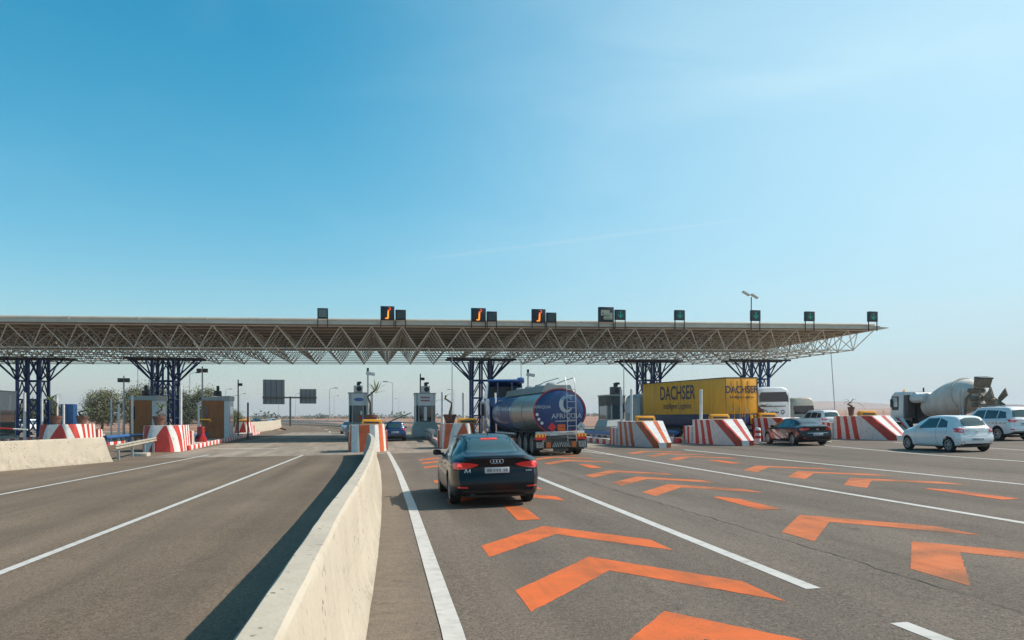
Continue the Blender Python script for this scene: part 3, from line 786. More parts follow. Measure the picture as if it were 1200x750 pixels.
# ------------------------------------------------------------------ lane signs on the canopy edge
m_led_off = mat('led_panel', (.035, .05, .05), .35, var=.2, scale=30)
m_box = mat('sign_box', (.012, .018, .025), .5, var=.15)
m_led_orange = mat('led_orange', (1.0, .27, .01), .4, emit=1.1, var=.05, scale=25)
m_led_red = mat('led_red', (.9, .09, .02), .4, emit=.8)
m_led_green = mat('led_green', (.0, .22, .16), .4, emit=.35, var=.2, scale=30)
m_led_cream = mat('sign_cream', (.48, .46, .33), .6, var=.25, scale=12)
def sign_root(x0, x1, z0, z1, name, label, cat, gr, y=Y0-.55):
    w, h = x1-x0, z1-z0; xm = (x0+x1)/2
    r = empty(name, (xm, y, z0), label=label, cat=cat, group=gr)
    MB().b2((-w/2, -.16, 0), (w/2, .16, h)).build('housing', m_box, r, bevel=.02)
    for sx in (-1, 1): MB().b2((sx*(w/2-.03)-.035, -.09, zt(xm)+.1-z0-.35), (sx*(w/2-.03)+.035, -.02, -.001)).build('leg', m_box, r)
    return r, w, h
def face(b, P, y=-.172, m=0): b.poly([(p[0], y, p[1]) for p in P], m)
J = [(-5.68, -4.84, 9.76, 10.6)]
r, w, h = sign_root(-5.68, -4.84, 9.78, 10.62, 'lane_sign', 'small blank dark lane sign alone on the canopy above the left carriageway', 'lane sign', 'small lane signal panels')
b = MB(); face(b, [(-w*.38, h*.13), (w*.38, h*.13), (w*.38, h*.87), (-w*.38, h*.87)]); b.build('panel', mat('grey_screen', (.13, .17, .16), .3, var=.15), r)
for nme, x0, x1, z0, z1 in (('leftmost of the three', -.63, .50, 9.75, 10.89), ('middle of the three', 6.85, 8.08, 9.77, 10.9), ('rightmost of the three', 12.0, 13.18, 9.78, 10.92)):
    r, w, h = sign_root(x0, x1, z0, z1, 'lane_sign', 'dark lane sign with a glowing orange j, %s' % nme, 'lane sign', 'orange j lane signs on the canopy')
    b = MB(); s_ = h
    face(b, [(-.02*s_, .20*s_), (.10*s_, .20*s_), (.115*s_, .66*s_), (.01*s_, .66*s_)])          # stem
    face(b, [(-.16*s_, .08*s_), (.04*s_, .08*s_), (.09*s_, .14*s_), (.10*s_, .199*s_), (-.02*s_, .199*s_), (-.05*s_, .16*s_), (-.16*s_, .16*s_)])   # hook
    b.build('letter', m_led_orange, r, smooth=0)
    b = MB(); R1, R2 = [], []
    for k_ in range(17):
        a = -2.6+k_*4.6/16; R1.append((.13*s_+.105*s_*math.cos(a), .80*s_+.115*s_*math.sin(a))); R2.append((.13*s_+.05*s_*math.cos(a), .80*s_+.06*s_*math.sin(a)))
    b.rings([[(p[0], -.172, p[1]), (q[0], -.172, q[1])] for p, q in zip(R1, R2)], 0, False, (False, False))
    face(b, [(.0, .67*s_), (.09*s_, .67*s_), (.1*s_, .72*s_), (.02*s_, .74*s_)])
    b.build('loop', m_led_red, r, smooth=0)
for nme, x0, x1, z0, z1 in (('left', .58, 1.44, 9.78, 10.62), ('middle', 8.16, 9.02, 9.80, 10.64), ('right', 13.26, 14.12, 9.82, 10.65)):
    r, w, h = sign_root(x0, x1, z0, z1, 'lane_signal', 'small unlit lane signal beside the %s orange j sign' % nme, 'lane signal', 'small lane signal panels')
    b = MB(); face(b, [(-w*.34, h*.15), (w*.34, h*.15), (w*.34, h*.85), (-w*.34, h*.85)]); b.build('panel', m_led_off, r)
r, w, h = sign_root(17.82, 19.16, 9.95, 11.22, 'lane_sign', 'large dark lane sign showing a pale card and ticket symbol', 'lane sign', None)
b = MB(); face(b, [(-.36*w, .42*h), (.22*w, .42*h), (.22*w, .80*h), (-.36*w, .80*h)]); face(b, [(-.18*w, .16*h), (.40*w, .16*h), (.40*w, .62*h), (.24*w, .62*h), (.24*w, .40*h), (-.18*w, .40*h)]); b.build('card_symbol', m_led_cream, r, smooth=0)
b = MB()
for p in ([(-.30*w, .55*h), (-.2*w, .50*h), (-.2*w, .66*h)], [(-.30*w, .36*h), (.20*w, .36*h), (.20*w, .39*h), (-.30*w, .39*h)], [(-.12*w, .22*h), (.3*w, .22*h), (.3*w, .25*h), (-.12*w, .25*h)], [(-.24*w, .46*h), (.12*w, .46*h), (.12*w, .48*h), (-.24*w, .48*h)]): face(b, p, -.176)
b.build('symbol_lines', m_ink, r, smooth=0)
for nme, x0, x1, z0, z1 in (('beside the card symbol sign', 19.27, 20.22, 10.15, 11.02), ('above the yellow lorry', 24.66, 25.57, 10.23, 11.1), ('below the canopy floodlight', 31.72, 32.6, 10.3, 11.24), ('second from the right end of the canopy', 36.88, 37.78, 10.38, 11.23), ('rightmost at the end of the canopy', 43.06, 43.95, 10.44, 11.36)):
    r, w, h = sign_root(x0, x1, z0, z1, 'lane_signal', 'lane signal with a green down arrow, %s' % nme, 'lane signal', 'green arrow lane signals')
    b = MB(); face(b, [(-w*.42, h*.08), (w*.42, h*.08), (w*.42, h*.92), (-w*.42, h*.92)]); b.build('panel', m_led_off, r)
    b = MB(); face(b, [(-.05*w, .3*h), (.05*w, .3*h), (.05*w, .84*h), (-.05*w, .84*h)], -.177)
    face(b, [(0, .16*h), (.27*w, .46*h), (.21*w, .53*h), (0, .29*h), (-.21*w, .53*h), (-.27*w, .46*h)], -.179); b.build('arrow', m_led_green, r, smooth=0)
r = empty('floodlight_mast', (34.0, 70, zt(34)+.1), label='twin floodlight on a thin mast standing on the canopy roof', cat='floodlight')
MB().tube((0, 0, 0), (0, 0, 3.3), .05, n=6).build('mast', m_steel_dark, r)
for sx in (-1, 1): MB().box((sx*.42-.1, 0, 3.5+.12*(-sx)), (.75, .4, .16), R=Matrix.Rotation(.5*1, 3, 'Y')).build('lamp_head', m_grey_post, r, bevel=.03)

# ------------------------------------------------------------------ toll booths
def booth(x, y, w, d, h, base, label, style, rz=0):
    z0 = gz(x, y)+.2
    r = empty('toll_booth', (x, y, z0), rz, label=label, cat='toll booth')
    if style == 'wood':
        MB().b2((-w/2, 0, 0), (w/2, d, h-.45)).build('body', m_booth_white, r, bevel=.02)
        MB().b2((-w/2-.03, -.06, .02), (w/2-.42, -.003, h-.62)).build('door', m_wood, r)
        MB().b2((-w/2+.18, -.075, h*.42), (-w/2+.42, -.061, h*.72)).build('door_window', m_glass, r)
        MB().b2((w/2-.40, -.05, .0), (w/2+.02, -.003, h-.62)).build('side_panel', m_booth_white, r)
        for z in (.9, 1.7): MB().b2((-w/2+.9, -.075, z), (-w/2+.97, -.061, z+.12)).build('handle', m_black, r)
        b = MB(); b.prism([(-w/2-.1, -.16, h-.6), (w/2+.06, -.16, h-.6), (w/2+.06, -.16, h-.18), (-w/2-.1, -.16, h-.32)], (0, d+.3, 0)); b.build('roof', m_booth, r)
        MB().b2((w/2+.001, .5, 1.3), (w/2+.02, d-.4, h-1.1)).build('side_window', m_glass, r)
        b = MB(); b.b2((-.25, .3, h-.2), (.35, .9, h+.25)); b.build('ac_unit', m_steel_dark, r, bevel=.03)
        b = MB(); b.b2((-.02, .25, h-.15), (.22, .45, h+.7)); b.build('traffic_light', m_black, r, bevel=.03)
    else:
        b = MB()   # flared concrete plinth
        P0 = [(-w/2-.25, -.5), (w/2+.25, -.5), (w/2+.25, d+.2), (-w/2-.25, d+.2)]; P1 = [(-w/2-.02, -.02), (w/2+.02, -.02), (w/2+.02, d+.02), (-w/2-.02, d+.02)]
        b.rings([[(p[0], p[1], 0) for p in P0], [(p[0], p[1], base*.55) for p in P0], [(p[0], p[1], base) for p in P1]]); b.build('plinth', m_booth, r, smooth=0)
        c = .28     # chamfered corners
        def oct_(z, e=0): return [(-w/2-e+c, -e, z), (w/2+e-c, -e, z), (w/2+e, c-e, z), (w/2+e, d+e, z), (-w/2-e, d+e, z), (-w/2-e, c-e, z)]
        zw0, zw1 = base+.02, base+(h-base)*.58
        for p in oct_(0, -.05): MB().tube((p[0], p[1], base), (p[0], p[1], h), .06, n=6).build('corner_post', m_booth, r)
        b = MB(); b.rings([oct_(zw0, -.04), oct_(zw1, -.04)], 0); b.build('window_band', m_glass_teal if style == 'dark' else m_glass, r, smooth=0)
        if style != 'dark':
            MB().b2((-.14, -.03, zw0+.1), (.14, .02, zw1-.1)).build('window_panel', m_booth_white, r)
            MB().b2((-w/2-.03, .05, base), (-w/2+.10, .55, h)).build('side_panel', m_booth_white, r)
        else:
            MB().b2((.20, -.02, zw0+.25), (.36, .01, zw0+.62)).build('red_notice', mat('red_notice', (.5, .02, .06), .5), r)
            MB().b2((.24, -.02, zw0+.65), (.40, .01, zw0+1.0)).build('pale_notice', m_booth_white, r)
        b = MB(); b.rings([oct_(zw1+.005, .0), oct_(h, .02)], 0); b.build('header', m_booth_white if x < 10 else m_steel_dark, r, smooth=0)
        b = MB(); b.rings([oct_(h+.002, .08), oct_(h+.09, .08)], 0); b.build('roof', m_booth, r, smooth=0)
        b = MB(); hh = h-zw1
        if style == 'dark' and x < 10:
            R1 = [(.45*math.cos(a*math.pi/8), .16*math.sin(a*math.pi/8)) for a in range(16)]
            b.poly([(p[0]+.1, -.03, zw1+hh*.5+p[1]) for p in R1]); b.build('logo', mat('blue_logo', (.10, .16, .42), .5), r, smooth=0)
        elif -10 < x < 10:
            rr = random.Random(5)
            for row, (zz, n_) in enumerate(((.62, 6), (.36, 7))):
                for k_ in range(n_): b.b2((-.42+k_*.84/n_, -.035, zw1+hh*zz), (-.42+(k_+.75)*.84/n_, -.022, zw1+hh*zz+.15))
            b.build('lettering', mat('faded_red_letters', (.40, .05, .05), .6), r, smooth=0)
        b = MB(); b.b2((-.36, .2, h+.1), (.42, .85, h+.72)); a = b.build('ac_unit', m_booth_white if x < 10 else m_steel_dark, r, bevel=.03)
        MB().lathe([(.24, 0), (.24, -.03), (.05, -.05)], (.12, .2, h+.42), 'y', 16).build('fan_grille', m_black, a)
        MB().b2((-.1, .4, h+.73), (.2, .7, h+1.05)).build('camera', m_steel_dark, r, bevel=.03)
        MB().b2((.0, .25, h+.9), (.32, .5, h+1.08)).build('camera_head', m_black, r, bevel=.02)
    return r
booth(-20.75, 71.5, 2.2, 3.0, 3.9, .3, 'booth with orange wooden end wall behind the potted plant, left of the lattice column', 'wood')
booth(-14.9, 72, 2.15, 3.0, 3.9, .3, 'booth with orange wooden end wall beside the red plastic barrier', 'wood', .06)
booth(-33.1, 71, 2.2, 3.2, 4.0, .3, 'pale booth cut off by the left edge of the photo', 'pale')
booth(-2.72, 72, 1.6, 3.0, 3.95, 1.35, 'grey booth with dark window behind the block at the end of the median barrier', 'dark')
booth(3.35, 72, 1.85, 3.2, 3.85, 1.3, 'grey booth with red lettering left of the tanker lorry', 'pale')
booth(18.0, 60.5, 1.5, 2.8, 3.1, 1.2, 'dark booth between the tanker lorry and the yellow lorry', 'dark')

# ------------------------------------------------------------------ posts, masts, lamps
def post(x, y, h, r_, label, m=m_grey_post, z=.2, gr='pale protection posts on the islands'):
    o = MB(); o.lathe([(r_, -.1), (r_, h-.02), (r_*.8, h)], n=10)
    o.lathe([(r_*1.7, -.1), (r_*1.7, .03)], n=10)
    q = o.build('protection_post', m); q.location = (x, y, gz(x, y)+z); return tag(q, label, 'post', gr)
post(16.08-1.2, 49.0, 3.25, .09, 'left of two pale posts behind the block right of the tanker')
post(15.55, 49.0, 3.25, .09, 'right of two pale posts behind the block right of the tanker')
post(19.0, 45.9, 3.05, .1, 'pale post standing in front of the yellow lorry body')
post(3.95, 58, 3.55, .1, 'grey post beside the bare plant, left of the blue column')
post(5.6, 59, 3.5, .11, 'grey post left of the blue column, second from the booth')
post(-1.35, 66, 3.9, .1, 'grey post with yellow mark right of the booth at the median')
post(11.5, 60, 2.5, .09, 'short dark post right of the tanker lorry', m_steel_dark)
post(-15.0, 66, 2.95, .09, 'pale post in front of the red plastic barrier')
post(-15.0, 60.5, 4.1, .11, 'tall pale post behind the potted plant by the guard rail')
post(-21.0, 66, 2.9, .09, 'pale post left of the orange walled booth by the column')
post(-20.0, 66, 3.6, .1, 'pale post at the edge of the orange walled booth by the column')
post(-23.6, 61, 3.5, .1, 'tall grey post above the block by the left barrier')
post(-23.9, 63, 2.8, .09, 'shorter grey post above the block by the left barrier')
post(-27.0, 64, 3.7, .1, 'pale post in front of the leftmost lattice column')
post(-25.8, 64, 3.3, .09, 'pale post right of the leftmost lattice column')
post(-22.2, 68, 3.4, .07, 'thin pale post between the left trees and the orange booth')
post(-12.9, 76, 3.2, .08, 'dark post beside the parked service vehicle under the canopy', m_steel_dark)
def cam_mast(x, y, h, label, kind=0, z=.2):
    r = empty('camera_mast', (x, y, gz(x, y)+z), label=label, cat='camera mast')
    MB().tube((0, 0, -.1), (0, 0, h), .07 if kind != 1 else .11, .06, n=8).build('mast', m_galv if kind != 2 else m_steel_dark, r)
    if kind == 0:
        MB().box((.22, -.1, h-.25), (.75, .32, .26), R=Matrix.Rotation(.15, 3, 'Y')).build('camera_housing', m_booth_white, r, bevel=.04)
        MB().b2((-.09, -.09, h-.05), (.09, .09, h+.25)).build('bracket', m_steel_dark, r)
    elif kind == 1:
        for sx in (-1, 1): MB().b2((sx*.28-.18, -.2, h-.55), (sx*.28+.18, .15, h-.2)).build('floodlight', m_steel_dark, r, bevel=.02)
    else:
        MB().b2((.02, -.2, h-.62), (.4, .12, h-.36)).build('camera_housing', m_black, r, bevel=.03)
    return r
cam_mast(-1.72, 68, 5.75, 'mast with white camera housing above the booth at the median')
cam_mast(3.05, 76, 5.9, 'dark mast with black camera beside the booth with red lettering', 2)
cam_mast(12.5, 70, 5.6, 'mast with white camera housing behind the tanker lorry')
cam_mast(-22.5, 72, 5.4, 'steel mast with twin floodlights left of the orange booth', 1)
cam_mast(-16.5, 74, 6.4, 'steel mast with twin floodlights between the two orange walled booths', 1)
cam_mast(-14.5, 80, 5.5, 'dark mast with camera right of the booth by the red barrier', 2)
def thin_pole(x, y, h, label, lean=0, r_=.045):
    o = MB(); o.path([(0, 0, -.1), (lean*.5, 0, h*.5), (lean, 0, h)], [r_, r_, r_*.7], 6); q = o.build('thin_pole', m_galv); q.location = (x, y, gz(x, y)+.2)
    return tag(q, label, 'pole')
thin_pole(5.3, 66, 7.0, 'thin steel pole rising to the canopy left of the blue column')
thin_pole(42.4, 69.5, 7.4, 'thin leaning pole under the right end of the canopy', -.55)
thin_pole(22.1, 72, 7.2, 'thin pole behind the yellow lorry, reaching the canopy', 0)
thin_pole(13.9, 82, 8.0, 'thin pole above the rear of the tanker lorry', 0, .04)
def lamp(x, y, h, label, arm=1):
    r = empty('street_lamp', (x, y, gz(x, y)), label=label, cat='street lamp', group='street lamps beyond the canopy')
    MB().tube((0, 0, -.2), (0, 0, h), .11, .06, n=6).build('pole', m_galv, r)
    MB().path([(0, 0, h-.02), (arm*.5, 0, h+.25), (arm*1.2, 0, h+.3)], .05, 6).build('arm', m_galv, r)
    MB().box((arm*1.5, 0, h+.3), (.9, .35, .16)).build('lamp_head', m_steel_dark, r, bevel=.03)
for x, y, h, lb in ((-44.5, 150, 11.5, 'lamp above the trees left of the second lattice column'), (-38.0, 160, 10.2, 'lamp right of the second lattice column'), (-49, 250, 10, 'small lamp above the booth by the red barrier'), (-13.7, 190, 8.4, 'lamp right of the rear of the direction signs'), (.9, 160, 8.7, 'lamp behind the blue car beyond the median booth'), (19, 230, 9.5, 'lamp seen between the booth with red lettering and the column'), (-47.5, 265, 9, 'tiny lamp second from the booth by the red barrier'), (-62, 330, 10, 'faint lamp left of the direction signs'), (-44, 330, 10, 'faint lamp under the large direction sign'), (-22, 330, 10, 'faint lamp below the small direction sign'), (5, 380, 10, 'faint lamp far behind the blue car'), (-34, 300, 10, 'faint lamp between the two direction signs')):
    lamp(x, y, h, lb, 1 if x < 0 else -1)

# ------------------------------------------------------------------ blue pipe rails, booms, red barrier, bollards
def rail(x, y0, y1, label, x1=None, zr=.62):
    x1 = x if x1 is None else x1
    r = empty('blue_pipe_rail', (x, y0, gz(x, y0)), label=label, cat='rail', group='blue pipe rails along the islands')
    dz = gz(x1, y1)-gz(x, y0)
    MB().tube((0, 0, zr), (x1-x, y1-y0, zr+dz), .13, n=10).build('pipe', m_blue_pipe, r)
    n = int((y1-y0)/4)
    for k_ in range(n+1):
        t_ = (k_+.1)/(n+.3); MB().tube((lerp(0, x1-x, t_), lerp(0, y1-y0, t_), .1+dz*t_), (lerp(0, x1-x, t_), lerp(0, y1-y0, t_), zr+dz*t_), .06, n=6).build('support', m_blue_pipe, r)
rail(13.75, 46.9, 70, 'blue pipe rail left of the yellow lorry, behind the block beside the tanker')
rail(17.75, 46.6, 66, 'blue pipe rail running in front of the yellow lorry body')
rail(23.05, 48.5, 60, 'blue pipe rail behind the black saloon')
rail(27.8, 47.6, 60, 'blue pipe rail under the dark green car')
rail(33.0, 53, 60, 'blue pipe rail behind the white hatchback')
rail(-14.0, 54, 70, 'blue pipe rail beyond the potted plant by the guard rail', -15.2)
rail(-20.0, 60, 71, 'blue pipe rail right of the block above the left barrier')
r = empty('steel_pipe_rail', (3.5, 60, gz(3.5, 60)), label='pale steel pipe rail in front of the booth with red lettering', cat='rail')
MB().tube((-.1, 0, .8), (-.2, 11, .8), .17, n=10).build('pipe', m_galv, r)
for y_ in (1, 6, 10): MB().tube((-.1, y_, 0), (-.1, y_, .8), .06, n=6).build('support', m_galv, r)
def boom(x, y, dx, dz, label, m0, h0=1.1):
    r = empty('boom_gate', (x, y, gz(x, y)+.2), label=label, cat='boom gate')
    MB().b2((-.2, -.2, 0), (.2, .2, h0)).build('cabinet', m_steel_dark, r, bevel=.03)
    MB().tube((0, -.25, h0-.1), (dx, -.25, h0-.1+dz), .05, .035, n=8).build('arm', m0, r)
boom(-.9, 63, 2.7, 1.15, 'raised dark boom arm right of the median booth', m_steel_dark)
boom(6.2, 74, -2.4, .05, 'lowered dark boom arm right of the booth with red lettering', m_steel_dark)
r = empty('boom_gate', (-30.6, 62, gz(-30.6, 62)+.2), label='lowered red and white boom arm at the far left', cat='boom gate')
MB().b2((-.2, -.2, 0), (.2, .2, 1.3)).build('cabinet', m_steel_dark, r, bevel=.03)
for k_ in range(5): MB().tube((k_*.95, -.25, 1.25-.06*k_), ((k_+1)*.95, -.25, 1.25-.06*(k_+1)), .06, n=8).build('arm_section', (m_white_paint, m_red_paint)[k_ % 2], r)
def plastic_barrier(x, y, label, rz):
    P = [(-.3, 0), (-.28, .25), (-.12, .55), (-.1, 1.15), (.1, 1.15), (.12, .55), (.28, .25), (.3, 0)]
    b = MB(); b.rings([[(p[0]*s_, yy, p[1]*(.96 if s_ < 1 else 1)) for p in P] for yy, s_ in ((-.6, .9), (-.55, 1), (.55, 1), (.6, .9))], 0)
    o = b.build('plastic_barrier', mat('red_plastic', (.42, .015, .018), .45, var=.1), bevel=.02)
    o.location = (x, y, gz(x, y)+.2); o.rotation_euler = (0, 0, rz); return tag(o, label, 'barrier')
plastic_barrier(-14.05, 62.5, 'red plastic road barrier beside the orange walled booth', .5)
def bollard(x, y, label):
    r = empty('bollard', (x, y, gz(x, y)), label=label, cat='bollard', group='red and white bollards by the black saloon')
    b = MB(); b.lathe([(.17, 0), (.16, .85), (.12, .93), (0, .95)], n=14, caps=(True, False), mf=lambda a, c: 0)
    b.build('post', m_white_paint, r)
    for z in (.35, .65): MB().lathe([(.172, z), (.172, z+.15)], n=14, caps=(False, False)).build('red_band', m_red_paint, r)
    MB().b2((-.24, -.24, -.05), (.24, .24, .1)).build('base', m_concrete, r, bevel=.03)
bollard(20.1, 40.6, 'red and white bollard in front of the black saloon bumper')
bollard(23.9, 40.2, 'red and white bollard beyond the tail of the black saloon')
bollard(-18.5, 70, 'red and white bollard left of the orange walled booth by the column')

# ------------------------------------------------------------------ potted plants on the crash blocks
def plant(x, y, z, h, n, label, pot_r=.42, leafy=True, seed=1, droop=.8):
    rnd = random.Random(seed)
    r = empty('potted_plant', (x, y, z), label=label, cat='plant', group='potted plants on the crash blocks')
    MB().lathe([(pot_r*.68, 0), (pot_r*.95, .42), (pot_r*1.08, .43), (pot_r*1.08, .56), (pot_r*.9, .56), (pot_r*.85, .5)], n=18).build('pot', m_terracotta, r)
    pts = [(0, 0, .4)]
    for k_ in range(4): pts.append((rnd.uniform(-.08, .08)*(k_+1), rnd.uniform(-.05, .05), .4+(h-.4)*(k_+1)/4))
    MB().path(pts, [.10, .09, .075, .06, .05], 7).build('stem', m_bark, r)
    tip = Vector(pts[-1])
    for k_ in range(n):
        a = 2*math.pi*k_/n+rnd.uniform(-.3, .3); ln = rnd.uniform(.65, 1.15)*(1 if leafy else .9); el = rnd.uniform(.2, 1.25)
        d = Vector((math.cos(a), math.sin(a), 0)); sd_ = Vector((-d.y, d.x, 0)); R = []
        base = tip+Vector((0, 0, -rnd.uniform(0, .35)*h*.3))
        for q in range(6):
            t_ = q/5; wd = .055*(1-abs(t_-.35)*1.4 if t_ < 1 else .02); wd = max(wd, .006)
            c = base+d*(ln*math.cos(el)*t_+.03)+Vector((0, 0, ln*math.sin(el)*t_-droop*ln*t_*t_*.6))
            R.append([c-sd_*wd, c+Vector((0, 0, -.012)), c+sd_*wd, c+Vector((0, 0, .004))])
        b = MB(); b.rings(R, 0, True, (True, True)); b.build('leaf', m_leaf, r)
plant(-13.9, 51.0, gz(-13.9, 51)+1.58, 1.15, 11, 'potted yucca with drooping leaves on the block beside the guard rail', .36, seed=2)
plant(-22.0, 56.8, gz(-22, 56.8)+1.6, 1.7, 12, 'tall potted yucca on the block above the left barrier', .36, seed=3)
plant(-20.6, 57.3, gz(-20.6, 57.3)+1.6, .95, 14, 'small bushy potted plant right of the tall yucca at left', .34, seed=8, droop=.5)
plant(-1.0, 47.3, gz(-1, 47.3)+1.56, 2.05, 8, 'thin potted plant behind the flasher at the end of the median barrier', .38, seed=4, droop=.3)
plant(3.75, 48.4, gz(3.75, 48.4)+1.5, 1.55, 4, 'nearly bare potted plant left of the flasher behind the navy saloon', .38, seed=5, droop=1.1)
plant(28.6, 45.2, gz(28.6, 45.2)+1.42, .85, 4, 'dried potted plant on the block left of the white hatchback', .2, seed=6, droop=1.3)
plant(23.6, 47.2, gz(23.6, 47.2)+1.42, .8, 4, 'dried potted plant above the black saloon roof', .2, seed=9, droop=1.0)
plant(-14.9, 55.8, gz(-14.9, 55.8)+.2, 1.6, 10, 'potted plant in shade behind the arched block beside the guard rail', .45, seed=12)
o = MB().b2((-.45, -.4, 0), (.45, .4, 2.85)).build('blue_cabinet', mat('blue_cabinet_paint', (.012, .055, .16), .4, var=.15), bevel=.03); o.location = (-23.9, 64, gz(-23.9, 64)+.2); tag(o, 'tall blue cabinet behind the block above the left barrier', 'cabinet')
# ------------------------------------------------------------------ road vehicles: shells, patches, wheels
def boolean_cut(me, cutters):
    o = bpy.data.objects.new('tmp_shell', me); COL.objects.link(o); T = []
    cb = MB()
    for c in cutters: c(cb)
    cme = cb.mesh('tmp_cut', m_black, smooth=0); c = bpy.data.objects.new('tmp_cut', cme); COL.objects.link(c)
    md = o.modifiers.new('b', 'BOOLEAN'); md.operation = 'DIFFERENCE'; md.solver = 'EXACT'; md.object = c
    try: md.material_mode = 'TRANSFER'
    except Exception: pass
    bpy.context.view_layer.update(); dg = bpy.context.evaluated_depsgraph_get()
    out = bpy.data.meshes.new_from_object(o.evaluated_get(dg), preserve_all_data_layers=False, depsgraph=dg)
    bpy.data.objects.remove(o); bpy.data.objects.remove(c)
    return out
def polyat(P, u):
    if len(P) == 1: return Vector(P[0])
    f = u*(len(P)-1); i = min(int(f), len(P)-2); return Vector(P[i]).lerp(Vector(P[i+1]), f-i)
def patch(b, bvh, A, B, d, off=.005, nu=10, nv=6, m=0):
    """sheet lying on the shell between two polylines, cast along d"""
    d = Vector(d).normalized(); G = []
    for j in range(nv+1):
        row = []
        for i in range(nu+1):
            p = polyat(A, i/nu).lerp(polyat(B, i/nu), j/nv)
            h = bvh.ray_cast(p-d*4, d)
            k = 0
            while h[0] is None and k < 12:      # slid past the edge of the shell: step inwards
                k += 1; p = Vector((p.x*(1-.01*k) if abs(d.y) > .5 else p.x, p.y+(.012*k if p.y < 1 else -.012*k) if abs(d.x) > .5 else p.y, p.z))
                h = bvh.ray_cast(p-d*4, d)
            row.append((h[0] if h[0] is not None else row[-1] if row else p)-d*(off if h[0] is not None else 0))
        G.append(row)
    b.rings(G, m, False, (False, False)); return b
WHEELS = {}
def wheel_meshes(r, w, spokes, rim_m, rr=.68):
    key = (r, w, spokes, rim_m.name)
    if key in WHEELS: return WHEELS[key]
    t = MB(); h = w/2
    t.lathe([(r*rr, -h*.9), (r*.86, -h), (r*.96, -h*.9), (r, -h*.6), (r, h*.6), (r*.96, h*.9), (r*.86, h), (r*rr, h*.9), (r*rr*.98, h*.3), (r*rr*.98, -h*.3), (r*rr, -h*.9)], ax='x', n=32, caps=(False, False))
    tm = t.mesh('wheel', m_rubber, smooth=40)
    b = MB(); q = r*rr
    b.lathe([(q, h*.88), (q*.93, h*.9), (q*.9, h*.55), (q*.5, h*.35), (q*.0, h*.35)], ax='x', n=32, caps=(False, False), m=1)
    for k in range(spokes):
        a = 2*math.pi*k/spokes
        for rad0, rad1, ww in ((.1, .92, .11),):
            c0 = Vector((h*.62, 0, 0)); u = Vector((0, math.cos(a), math.sin(a))); v = Vector((0, -math.sin(a), math.cos(a)))
            P = [u*q*rad0-v*q*ww*1.2, u*q*rad1-v*q*ww*.8, u*q*rad1+v*q*ww*.8, u*q*rad0+v*q*ww*1.2]
            b.prism([p+Vector((h*.4, 0, 0)) for p in P], (h*.36, 0, 0), 0)
    b.lathe([(q*.98, h*.86), (q*.98, h*.95), (q*.86, h*.93), (q*.86, h*.7)], ax='x', n=32, caps=(False, False), m=0)
    b.lathe([(q*.24, h*.4), (q*.22, h*.85), (0, h*.88)], ax='x', n=14, caps=(False, False), m=0)
    bm_ = b.mesh('rim', [rim_m, m_black], smooth=40)
    WHEELS[key] = (tm, bm_); return WHEELS[key]
def add_wheel(root, x, y, r, w, spokes=5, rim_m=None, dual=False):
    tm, rm = wheel_meshes(r, w, spokes, rim_m or m_alloy)
    o = link('wheel', tm, root); o.location = (x, y, r)
    if x < 0: o.rotation_euler = (0, 0, math.pi)
    k = link('rim', rm, o); return o
